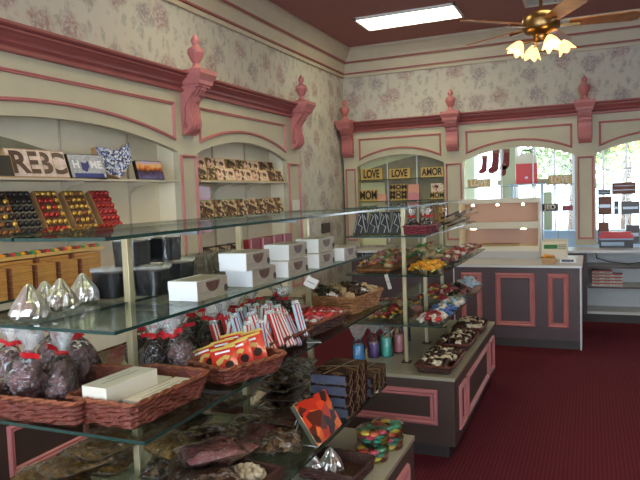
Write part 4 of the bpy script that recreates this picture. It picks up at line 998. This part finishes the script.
for i in range(16):
    a = i / 15; m = MB(); x = -1.03 + random.uniform(-.05, .05); y = 4.5 + a * .9
    k = i % 3; m.tube([(0, 0, 0), (.03, .16, .012), (.05 + random.uniform(-.02, .02), .30, .03)], [.006, .006, .013], 6)
    o = m.build('chocolate_stick', ('choc_dark', 'choc_dark', 'tan')[k], None, 0, (x, y, S3 + .012 + .022 * (i % 4)))
    tag(o, f'{("dark", "dark", "tan")[k]} chocolate stick laid along the upper shelf edge of the far stand', 'candy', f'{("dark", "dark", "tan")[k]} sticks on the upper shelf')
for i, (x, y) in enumerate(((-1.13, 4.66), (-1.05, 4.74), (-1.12, 4.86))):
    place(FB['gold'], (x, y, S3 + .10), 0, f'pale toffee bag standing upright behind the sticks, {("left", "right", "rear")[i]} of three', 'upright toffee bags', .6, (1.4, .1, .3 * i))

# ------------------------------------------------------------------ stock along the left wall
def wallshelf():
    t = thing('wall_shelf', 'long deep glass shelf under the left niches carrying wooden boxes', 'shelf', (-3.05, 4.2, 1.153))
    m = MB(); m.box(-.09, -2.25, -.012, .16, 2.25, 0, 0, 1); m.build('glass_shelf', ['glass_white', 'glass_edge'], t)
    for y in (-2.1, -1.2, -.3, .6, 1.5, 2.2):
        m = MB(); m.prism([(-.10, -.012), (.14, -.012), (.10, -.03), (-.05, -.06), (-.10, -.12)], y - .006, y + .006, 'y'); m.build('bracket', 'steel', t)
wallshelf()
def woodbox():
    t = thing('wooden_box', 'x', 'box', (0, 0, 0)); m = MB(); m.box(-.062, -.05, 0, .075, .05, .029); m.build('box_body', 'wood', t, .001)
    m = MB(); m.box(-.075, -.051, 0, -.062, .051, .029); m.build('end_cap', 'wood_dark', t); m = MB(); m.box(-.062, -.0515, .019, .075, .0515, .0205); m.build('lid_seam', 'wood_dark', t); return freeze(t)
WX = woodbox(); lv = ('bottom', 'second', 'third', 'fourth', 'top')
for s in range(5):
    for k in range(5): place(WX, (-2.945, 2.36 + s * .172, 1.154 + k * .034), PI / 2, f'honey wooden box, {lv[k]} of stack {("one", "two", "three", "four", "five")[s]} counted from the left edge', 'honey wooden boxes', (1, 1, 1.1))
for s in range(3):
    for k in range(4): place(WX, (-3.08, 2.6 + s * .28, 1.156 + k * .047), PI / 2, f'honey wooden box of the rear row, {lv[k]} of the {("left", "middle", "right")[s]} rear stack', 'honey wooden boxes', (1.7, 1.2, 1.6))
# low colourful trays on the rear row
for s in range(3):
    t = thing('candy_tray', f'long tray of bright candy over the rear wooden boxes, {("left", "middle", "right")[s]} of three', 'tray', (-3.085, 2.62 + s * .29, 1.352), 0, 'bright candy trays')
    m = MB(); m.box(-.05, -.14, 0, .05, .14, .008); m.box(.045, -.14, .008, .05, .14, .02); m.build('tray', 'goldbox', t)
    for k in range(8):
        m = MB(); m.blob((0, 0, 0), (.03, .018, .016), 8, 6, 0, .5, k); m.build('gummy', ('cr', 'cg', 'orange', 'choc')[(k + s) % 4], t, 0, (.0, -.122 + k * .035, .022))
# bay two: red boxes and black/white boxes on the deep shelf
def redbox():
    t = thing('red_gift_box', 'x', 'box', (0, 0, 0)); m = MB(); m.box(-.11, -.04, 0, .11, .04, .13); m.build('carton', 'dkred', t, .003)
    m = MB(); m.box(-.085, -.043, .02, -.06, .0, .1302); m.build('clear_band', 'cpk', t); return freeze(t)
RB = redbox()
for i in range(4): place(RB, (-2.97, 5.24 + i * .235, 1.142), PI / 2, f'glossy red gift box on the deep shelf under the second niche, {("first", "second", "third", "fourth")[i]} from the left', 'red gift boxes')
for i in range(3):
    t = thing('patterned_box', f'black and tan patterned box left of the red gift boxes, {("left", "middle", "right")[i]} of three', 'box', (-2.97, 4.55 + i * .19, 1.142), PI / 2 - .3, 'patterned boxes')
    m = MB(); m.box(-.08, -.015, 0, .08, .015, .12); m.build('carton', 'black', t); m = MB(); m.box(-.07, -.017, .01, .07, -.014, .11); m.build('printed_face', 'assort', t)
# niche display boxes
def dispbox(w, h, d, mats_, lb, loc, rz, tilt, group=None, foils=None, cat='gift box', name='gift_box', text=None, tcol='white'):
    t = thing(name, lb, cat, loc, rz, group); t.rotation_euler = (-tilt, 0, rz)
    m = MB(); m.box(-w / 2, 0, 0, w / 2, d, h); m.build('carton', mats_[0], t, .001)
    m = MB(); m.box(-w / 2 + .006, -.003, .006, w / 2 - .006, .0, h - .006); m.build('front_panel', mats_[1], t)
    if foils:
        cols, rws, fm = foils
        for j in range(rws):
            for i in range(cols):
                m = MB(); r_ = min(w / cols, h / rws) * .48; m.blob((0, 0, 0), (r_, r_ * .8, r_), 8, 6)
                m.build('foil_chocolate', fm[(i * 3 + j * 5 + i * j) % len(fm)], t, 0, (-w / 2 + w * (i + .5) / cols, -.006, h * (j + .5) / rws))
    if text: text_mesh(text[0], text[1], tcol, t, 'lettering', (0, -.005, h * text[2]), sx=text[3] if len(text) > 3 else 1)
    return t
HX = lambda px_, x=-3.2: P(px_, 200, x=x).y
for px_, ft, fm, lb in ((-3, 'black', ['foil_bronze', 'choc_dark', 'foil_gold'], 'tall box of dark chocolates cut by the left photo edge on the lower niche shelf'), (22, 'black', ['choc_dark', 'black'], 'tall box of black wrapped truffles on the lower niche shelf'),
                    (50, 'wicker_dark', ['foil_red', 'foil_gold', 'foil_red', 'foil_red'], 'tall tray box of mixed red and gold foil balls'), (78, 'wicker_dark', ['foil_gold', 'foil_gold', 'foil_bronze'], 'tall tray box of gold foil balls on the lower niche shelf'),
                    (104, 'dkred', ['foil_red'], 'tall tray box of all-red foil balls, rightmost on the lower niche shelf')):
    dispbox(.165, .31, .05, ('cardboard', ft), lb, (-3.13, HX(px_ + 1), 1.482), 1.45, .5, 'tall foil ball boxes', (4, 6, fm))
for px_, fm in ((49, 'foil_red'), (76, 'foil_bronze'), (97, 'foil_red')):
    t = thing('sample_tray', f'small low tray of {"red" if px_ != 76 else "bronze"} foil balls lying before the {("mixed", "gold", "all-red")[(49, 76, 97).index(px_)]} tray box', 'tray', (-3.14 + .02, HX(px_ + 6, -3.12), 1.482), .85, 'small low trays')
    m = MB(); m.box(-.07, -.02, 0, .07, .02, .01); m.build('tray', 'cardboard', t)
    for i in range(5):
        m = MB(); m.blob((0, 0, 0), .014, 8, 6); m.build('foil_chocolate', fm, t, 0, (-.056 + i * .028, 0, .021))
for i, (px_, ch) in enumerate(((12, 'R'), (25, 'E'), (37, 'B'), (50, 'C'))):
    dispbox(.15, .19, .03, ('cardboard', 'cpk2'), f'pale box with brown chocolate letter, number {("one", "two", "three", "four")[i]} from the left on the top niche shelf', (-3.14, HX(px_ + 5), 1.832), 1.4, .36, 'chocolate letter boxes', text=(ch, .20, .48, .95), tcol='choc')
dispbox(.10, .14, .03, ('cardboard', 'black'), 'small black-fronted box at the left photo edge, top niche shelf', (-3.14, HX(2), 1.832), 1.4, .3)
h = dispbox(.29, .175, .02, ('black', 'print_light'), 'grey box reading HOME with a dark blue state shape for the O', (-3.13, HX(84), 1.832), 1.42, .32, text=('H    ME', .076, .55, 1), tcol='white', name='home_gift_box')
OH = [(-.5, -.30), (-.5, .42), (-.20, .40), (-.05, .33), (.12, .38), (.30, .48), (.50, .62), (.50, .05), (.42, -.12), (.28, -.28), (.15, -.5), (.02, -.58), (-.1, -.50), (-.3, -.46)]
m = MB(); m.prism([(-.018 + p[0] * .06, .085 + p[1] * .068) for p in OH], -.006, -.003, 'y'); m.build('state_shape', 'navy', h)
m = MB(); m.box(-.119, -.0045, .006, .119, -.003, .035); m.build('blue_band', 'navy', h)
t = thing('state_shaped_box', 'blue and white patterned box cut in the outline of a state', 'gift box', (-3.16, HX(116), 1.832), 1.4); t.rotation_euler = (-.2, 0, 1.4)
m = MB(); m.prism([(p[0] * .31, .14 + p[1] * .235) for p in OH], 0, .05, 'y'); m.build('carton', 'cardboard', t)
m = MB(); m.prism([(p[0] * .30, .14 + p[1] * .225) for p in OH], -.003, 0, 'y'); m.build('printed_face', 'ohio', t)
dispbox(.27, .15, .03, ('black', 'skyline'), 'wide box with an orange city skyline picture on the top niche shelf', (-3.13, HX(146), 1.832), 1.42, .25, name='skyline_gift_box')
# bay two
fr = ['assort_pink', 'goldbox', 'assort', 'assort_pink', 'yellow', 'assort']
for i in range(5): dispbox(.27, .13, .03, ('goldbox', ('assort_pink', 'assort_pink', 'assort', 'assort_pink', 'assort')[i]), f'gold-edged box, rear row of second niche top shelf, {("first", "second", "third", "fourth", "fifth")[i]} from left', (-3.26, 4.83 + i * .34, 1.93), 1.45, .25, 'second niche rear row')
m = MB(); m.box(-3.33, 4.70, 1.831, -3.20, 6.42, 1.918); tag(m.build('display_riser', 'cream_card'), 'low cream riser under the rear row of boxes in the second niche', 'riser')
for i in range(5): dispbox(.28, .13, .03, ('goldbox', ('assort', 'assort_pink', 'assort_pink', 'assort_pink', 'assort')[i]), f'pale novelty box, front row of second niche top shelf, {("first", "second", "third", "fourth", "fifth")[i]} from left', (-3.14, 4.81 + i * .34, 1.832), 1.45, .35, 'second niche front row')
for i in range(4): dispbox(.33, .19, .035, (('green_card', 'green_card', 'white', 'choc_dark')[i], 'assort'), f'assortment box with {("dark green", "green", "white", "black")[i]} side, second niche lower shelf, {("first", "second", "third", "last")[i]} from left', (-3.14, 4.90 + i * .41, 1.482), 1.42, .38, 'second niche lower row')
for z, hh, wh in ((1.66, .13, 'above'), (1.35, .10, 'below')):
    m = MB(); m.box(-3.36, 4.75, z, -3.345, 5.16, z + hh); tag(m.build('red_wall_card', 'cr'), f'flat red card on the niche back wall just {wh} the lower shelf', 'sign')
# brown striped bag bundle behind the tubs
for i in range(6):
    place(FB['kraft'], (-1.55 + .02 * (i % 2), 2.14 + i * .07, Z3 + .006), 0, f'grey-brown snack bag leaning in the row behind the white boxes, {("first", "second", "third", "fourth", "fifth", "last")[i]}', 'grey-brown bags behind the boxes', .85, (1.0, 0, .75))
t = thing('blue_tub', 'small blue tub with pale lid at the left photo edge behind the bagged chocolates', 'tub', (-1.63, 1.40, Z2 + .002))
m = MB(); m.lathe([(.035, 0), (.042, .08)], 20); m.build('tub_body', 'azure', t); m = MB(); m.lathe([(.045, .08), (.046, .098), (.03, .10)], 20); m.build('lid', 'clb', t)
# price tags and wall plaque
for i, (a, lb) in enumerate((((311, 283), 'white price card clipped to the shelf edge below the third white-box stack'), ((388, 282), 'narrow white price card by the front post of the far stand'), ((314, 343), 'small white price card at the lower shelf edge by the third post'), ((372, 392), 'white price card lying at the end of the bottom glass shelf'))):
    if i == 3: p = P(*a, z=Z1 + .003); rot = (PI / 2 - .05, 0, .3)
    elif i == 2: p = P(*a, z=Z2 + .003); rot = (PI / 2 - .3, 0, .3)
    elif i == 0: p = P(*a, x=-1.092); rot = (.3, .5, .8)
    else: p = P(*a, y=3.88); rot = (.1, -.25, .1)
    m = MB(); m.box(-.028 if i != 1 else -.012, -.001, -.022 if i != 1 else -.05, .028 if i != 1 else .012, .001, .022 if i != 1 else .05)
    m.box(-.02 if i != 1 else -.008, -.0016, -.002, .02 if i != 1 else .008, -.001, .002, 1)
    o = m.build('price_card', ['tag', 'print_grey'], None, 0, p + V((0, 0, .002))); o.rotation_euler = rot; tag(o, lb, 'price card')
o = MB(); p = P(325.5, 228, x=XW); o.box(0, p.y - .15, p.z - .07, .012, p.y + .15, p.z + .07); q = o.build('wall_plaque', 'kick', None, .001, (XW, 0, 0)); tag(q, 'small dark plaque on the floral wall beside the back corner', 'plaque')
p = P(294, 205, x=XL); o = MB(); o.box(0, -.10, -.06, .004, .10, .06); q = o.build('paper_note', 'tag', None, 0, (XL + .025, p.y, p.z)); tag(q, 'small white paper note on the end pilaster of the left arcade', 'note')

# ------------------------------------------------------------------ back niche stock
def letterbox(px0, px1, py0, py1, txt, lb, y=8.87, z=None, bm='yellow', g='boxed chocolate letters'):
    a = P(px0, py1, y=y); c = P(px1, py0, y=y); w = c.x - a.x; hh = c.z - a.z; zz = z if z is not None else a.z
    t = thing('letter_box', lb, 'gift box', ((a.x + c.x) / 2, y, zz + .001), 0, g)
    m = MB(); m.box(-w / 2, 0, 0, w / 2, .035, hh); m.build('carton', bm, t, .001)
    m = MB(); m.box(-w / 2 + .008, -.002, .008, w / 2 - .008, 0, hh - .008); m.build('window', 'goldbox', t)
    text_mesh(txt, hh * 1.0, 'choc_dark' if bm == 'yellow' else 'cream_card', t, 'chocolate_letters', (0, -.004, hh * .5), sx=w / (hh * .80 * len(txt)), depth=.003)
letterbox(361, 382, 168, 180, 'LOVE', 'yellow box of chocolate letters LOVE, left on the top back shelf', z=1.871)
letterbox(389, 410, 167, 178, 'LOVE', 'yellow box of chocolate letters LOVE, centre on the top back shelf', z=1.871)
letterbox(421, 443, 165, 176, 'AMOR', 'yellow box of chocolate letters at right end of the top back shelf', z=1.871)
letterbox(360, 377, 190, 202, 'MOM', 'yellow box reading MOM at the left of the lower back shelf', z=1.556)
letterbox(390, 407, 195, 202, 'MOM', 'yellow box reading MOM, lowest of the centre stack', z=1.556)
letterbox(390, 407, 189, 195, 'MOM', 'yellow box reading MOM, middle of the centre stack', z=1.626)
letterbox(390, 407, 182, 189, 'MOM', 'yellow box reading MOM, top of the centre stack', z=1.70)
letterbox(430, 444, 190, 198, 'MOM', 'yellow box reading MOM at the right of the lower back shelf', z=1.556)
letterbox(468, 490, 178, 187, 'LOVE', 'olive box of cream letters LOVE above the lit case, left', z=1.701, bm='khaki')
letterbox(548, 572, 176, 186, 'LOVE', 'olive box of cream letters LOVE near the right pilaster', z=1.701, bm='khaki')
for (a, b_, c, d, lb, mt, z) in ((378, 386, 190, 201, 'salmon box beside the left MOM box', 'pinkcard', 1.556), (408, 419, 180, 189, 'salmon box on top beside the MOM stack', 'pinkcard', 1.66), (408, 419, 190, 200, 'white-fronted box beside the foot of the MOM stack', 'cpk', 1.556),
                        (431, 444, 178, 187, 'brown and white novelty box over the right MOM box', 'assort_pink', 1.66)):
    p, q = P(a, d, y=8.87), P(b_, c, y=8.87); w = q.x - p.x
    m = MB(); m.box(0, 0, 0, w, .05, .10 if z < 1.6 else .12); tag(m.build('carton_box', mt, None, .002, (p.x, 8.865, z + .001)), lb + ' in the back arch', 'box')
# ------------------------------------------------------------------ added room and street standing in for the back arches' mirror reflections
YD = 10.3
def wpx(px_, y=YD): return P(px_, 200, y=y).x
m = MB(); zt, zs_ = 2.75, .9
for a, c, z0, z1 in ((wpx(440), wpx(475), 0, 3), (wpx(503), wpx(516), 0, 3), (wpx(475), wpx(503), 0, .9), (wpx(541), wpx(552), 0, 1.6), (wpx(516), wpx(600), 0, .9), (wpx(575), wpx(581), 0, 3), (wpx(600), wpx(700), 0, .9), (wpx(440), wpx(700), 2.6, 3), (wpx(650), wpx(700), 0, 3)):
    m.box(a, YD, z0, c, YD + .08, z1)
struct(m.build('wall_mirrored', 'sage'))
m = MB(); m.box(wpx(440), YB + .1, 2.6, wpx(700), YD + .08, 2.7); struct(m.build('ceiling_mirrored', 'cream'))
for i, (a, c) in enumerate(((475, 503), (516, 575), (581, 650))):
    m = MB(); x0, x1 = wpx(a), wpx(c)
    for x in (x0, x1 - .04): m.box(x, YD - .02, .9, x + .04, YD + .06, 2.6)
    m.box(x0, YD - .02, .9, x1, YD + .06, .94); m.box(x0, YD - .02, 2.56, x1, YD + .06, 2.6)
    if i: 
        for k in range(1, 3): xx = x0 + (x1 - x0) * k / 3; m.box(xx - .015, YD, .94, xx + .015, YD + .04, 2.56)
    struct(m.build(f'window_{i + 1}', 'white_trim'))
    m = MB(); m.box(x0 + .04, YD + .02, .94, x1 - .04, YD + .026, 2.56); struct(m.build(f'window_{i + 4}', 'film_clear'))
m = MB(); m.box(wpx(502), YD - .5, 1.72, wpx(556), YD - .48, 1.80); tag(m.build('valance_board', 'sage', None, .002), 'sage green board across the mirrored bright window above the lit case', 'board')
M['stock'] = mat('dark_maroon_felt', '#6a2428', .8)
# hanging dark red shapes
for i, (px_, py_, s) in enumerate(((484, 165, .8), (495, 162, 1.05), (506, 160, .9), (504, 170, .55))):
    p = P(px_, py_, y=9.6); t = thing('hanging_stocking', f'dark red hanging stocking in the mirrored window, {("first", "second", "third", "lowest")[i]} from the left', 'ornament', p)
    m = MB(); m.prism([(s * q[0], s * q[1]) for q in ((-.03, .16), (.06, .16), (.055, .02), (.05, -.08), (.03, -.13), (-.03, -.16), (-.09, -.15), (-.10, -.10), (-.05, -.06), (-.035, .02))], -.015, .015, 'y'); m.build('stocking_body', 'stock', t)
    m = MB(); m.box(-.035 * s, -.02, .12 * s, .065 * s, .02, .17 * s); m.build('cuff', 'wood_dark', t)
    m = MB(); m.tube([(0, 0, .16 * s), (0, 0, 2.6 - p.z)], .003, 5); m.build('cord', 'white_trim', t)
p0, p1 = P(516, 184, y=9.5), P(537, 163, y=9.5)
t = thing('red_bin', 'bright red box with a cream domed top standing in the mirrored bright window', 'box', ((p0.x + p1.x) / 2, 9.5, p0.z)); w = (p1.x - p0.x) / 2; hh = p1.z - p0.z
m = MB(); m.box(-w, 0, 0, w, .16, hh); m.build('red_body', 'red', t, .004); m = MB(); m.prism([(-w, hh), (w, hh), (w * .95, hh + .10), (w * .5, hh + .15), (-w * .5, hh + .15), (-w * .95, hh + .10)], 0, .16, 'y'); m.build('cream_top', 'cream_card', t)
m = MB(); m.box(-.02, -.01, hh * .25, .02, 0, hh * .35); m.build('clasp', 'steel', t); m = MB(); m.tube([(-w * .5, .08, hh + .15), (-w * .3, .08, hh + .19), (w * .3, .08, hh + .19), (w * .5, .08, hh + .15)], .012, 6); m.build('handle', 'black', t)
m = MB(); m.box(-.25, 0, 0, .25, .2, .02); m.box(-.22, .02, -.9, -.19, .18, 0); m.box(.19, .02, -.9, .22, .18, 0); o = m.build('window_table', 'lightblue', None, .002, ((p0.x + p1.x) / 2, 9.48, p0.z - .022)); tag(o, 'pale blue narrow table carrying the red box in the mirrored window', 'table')
# window-sill goods on a low ledge
m = MB(); m.box(wpx(470, 9.9), 9.8, .0, wpx(640, 9.9), 10.0, 1.0); m.box(wpx(470, 9.9) - .02, 9.78, 1.0, wpx(640, 9.9) + .02, 10.02, 1.03); tag(m.build('window_ledge', 'lightblue', None, .002), 'pale blue ledge running below the mirrored bright windows', 'ledge')
def dark_goods(px0, py0, px1, py1, y, mt, nme, lb, cat, d=.14):
    a, c = P(px0, py1, y=y), P(px1, py0, y=y); w = (c.x - a.x) / 2; hh = c.z - a.z
    t = thing(nme, lb, cat, ((a.x + c.x) / 2, y, a.z)); m = MB(); m.box(-w, 0, 0, w, d, hh); m.build('body', mt, t, .008); m = MB(); m.box(-w * .9, -.004, hh * .3, w * .9, 0, hh * .36); m.box(-w * .8, -.004, hh * .7, w * .8, 0, hh * .74); m.build('trim_band', 'steel', t); return t
YG = 8.88
dark_goods(598, 189, 611, 194.5, YG, 'black', 'dark_basket', 'small black basket on the top glass shelf of the right arch', 'basket', .07)
dark_goods(612, 182, 636, 194, YG, 'wood_dark', 'brown_carton', 'brown carton on the top glass shelf of the right arch', 'box', .07)
def arch3(px0, px1, hh, zb, mt, nme, lb, cat, tb='steel'):
    a, c = P(px0, 200, y=YG).x, P(px1, 200, y=YG).x; t = thing(nme, lb, cat, ((a + c) / 2, YG, zb)); w = (c - a) / 2
    m = MB(); m.box(-w, 0, 0, w, .06, hh); m.build('body', mt, t, .006); m = MB(); m.box(-w * .8, -.003, hh * .35, w * .8, 0, hh * .55); m.build('label_band', tb, t); return t
arch3(598, 612, .22, 1.301, 'wood_dark', 'brown_tin', 'brown tin on the middle glass shelf of the right arch', 'tin')
arch3(621, 640, .15, 1.301, 'choc_dark', 'dark_carton', 'dark carton on the middle glass shelf of the right arch', 'box')
arch3(598, 609, .26, .93, 'wood_dark', 'tall_carton', 'tall brown carton at the left of the lowest shelf in the right arch', 'box')
arch3(626, 640, .22, .93, 'choc_dark', 'wide_carton', 'dark wide carton at right of the lowest shelf in the right arch', 'box')
arch3(614, 619, .16, 1.301, 'black', 'slim_bottle', 'slim black bottle on the middle shelf of the right arch', 'bottle')
glass_shelf(ab, .08, 1.44, .928, .0, .15)
t = thing('red_topped_tray', 'black tray stand with red cloth top on the back cabinet in the right arch', 'tray', (P(616, 200, y=8.62).x, 8.62, .881)); w = .19
m = MB(); m.box(-w, 0, 0, w, .16, .10); m.build('body', 'black', t, .003); m = MB(); m.box(-w - .005, -.01, .12, w + .005, .17, .165); m.box(-w + .02, .0, .165, w - .02, .16, .20); m.build('red_top', 'red', t, .004)
m = MB(); m.box(-w, 0, .10, w, .16, .12); m.box(-w + .02, -.002, .03, w - .1, 0, .075); m.build('glass_front', 'lightblue', t)
t = thing('jewel_box', 'olive box lettered JEDI-like in pale type by the case, on a steel riser', 'box', (P(550, 200, y=8.75).x, 8.75, 1.36))
t['label'] = 'dark box with pale letters standing right above the register'; m = MB(); m.box(-.10, 0, 0, .10, .05, .09); m.build('carton', 'black', t); text_mesh('JED', .085, 'cream_card', t, 'lettering', (0, -.004, .045), sx=1.1)
m = MB(); m.box(-.10, .02, -.48, -.09, .04, 0); m.box(.09, .02, -.48, .10, .04, 0); m.box(-.1, 0, -.01, .28, .05, 0); m.build('riser_frame', 'steel', t)
m = MB(); m.box(0, 0, 0, .13, .05, .06); tag(m.build('red_jar_box', 'dkred', None, .01, (P(562, 200, y=8.75).x, 8.745, 1.361)), 'dark red rounded pack beside the lettered dark box', 'box')
# trees of the mirrored street, set beyond the arches
def tree(x, y, h, mt, lb, seed):
    rnd = random.Random(seed); t = thing('street_tree', lb, 'tree', (x, y, 0)); m = MB(); m.tube([(0, 0, 0), (.05, 0, h * .4), (-.05, .05, h * .75)], [.14, .10, .04], 8); m.build('trunk', 'bark', t)
    m = MB()
    for i in range(1500):
        d = V((rnd.gauss(0, 1), rnd.gauss(0, 1), rnd.gauss(0, 1))).normalized() * rnd.uniform(.5, 1); c = V((d.x * h * .32, d.y * h * .25, h * .68 + d.z * h * .36))
        e1 = V((rnd.uniform(-1, 1), rnd.uniform(-1, 1), rnd.uniform(-1, 1))).normalized() * .09; e2 = e1.cross(d).normalized() * .06
        m.add([c - e1, c + e2, c + e1, c - e2], [(0, 1, 2, 3)])
    m.build('foliage', mt, t)
tree(P(572, 150, y=14).x, 14, 4.4, 'leaf_g', 'pale green tree of the mirrored street, seen in the middle arch', 3)
tree(P(625, 150, y=17).x, 17, 5.0, 'leaf_y', 'yellow-leaved autumn tree of the mirrored street, seen in the right arch', 4)
m = MB(); m.box(-6, 11.2, -.06, 8, 22, -.01); struct(m.build('ground', 'ctop_grey'))

# ------------------------------------------------------------------ light
w = bpy.data.worlds.new('world'); SC.world = w; w.use_nodes = True
bg = w.node_tree.nodes['Background']; bg.inputs['Color'].default_value = (.76, .88, 1.0, 1); bg.inputs['Strength'].default_value = 5.0
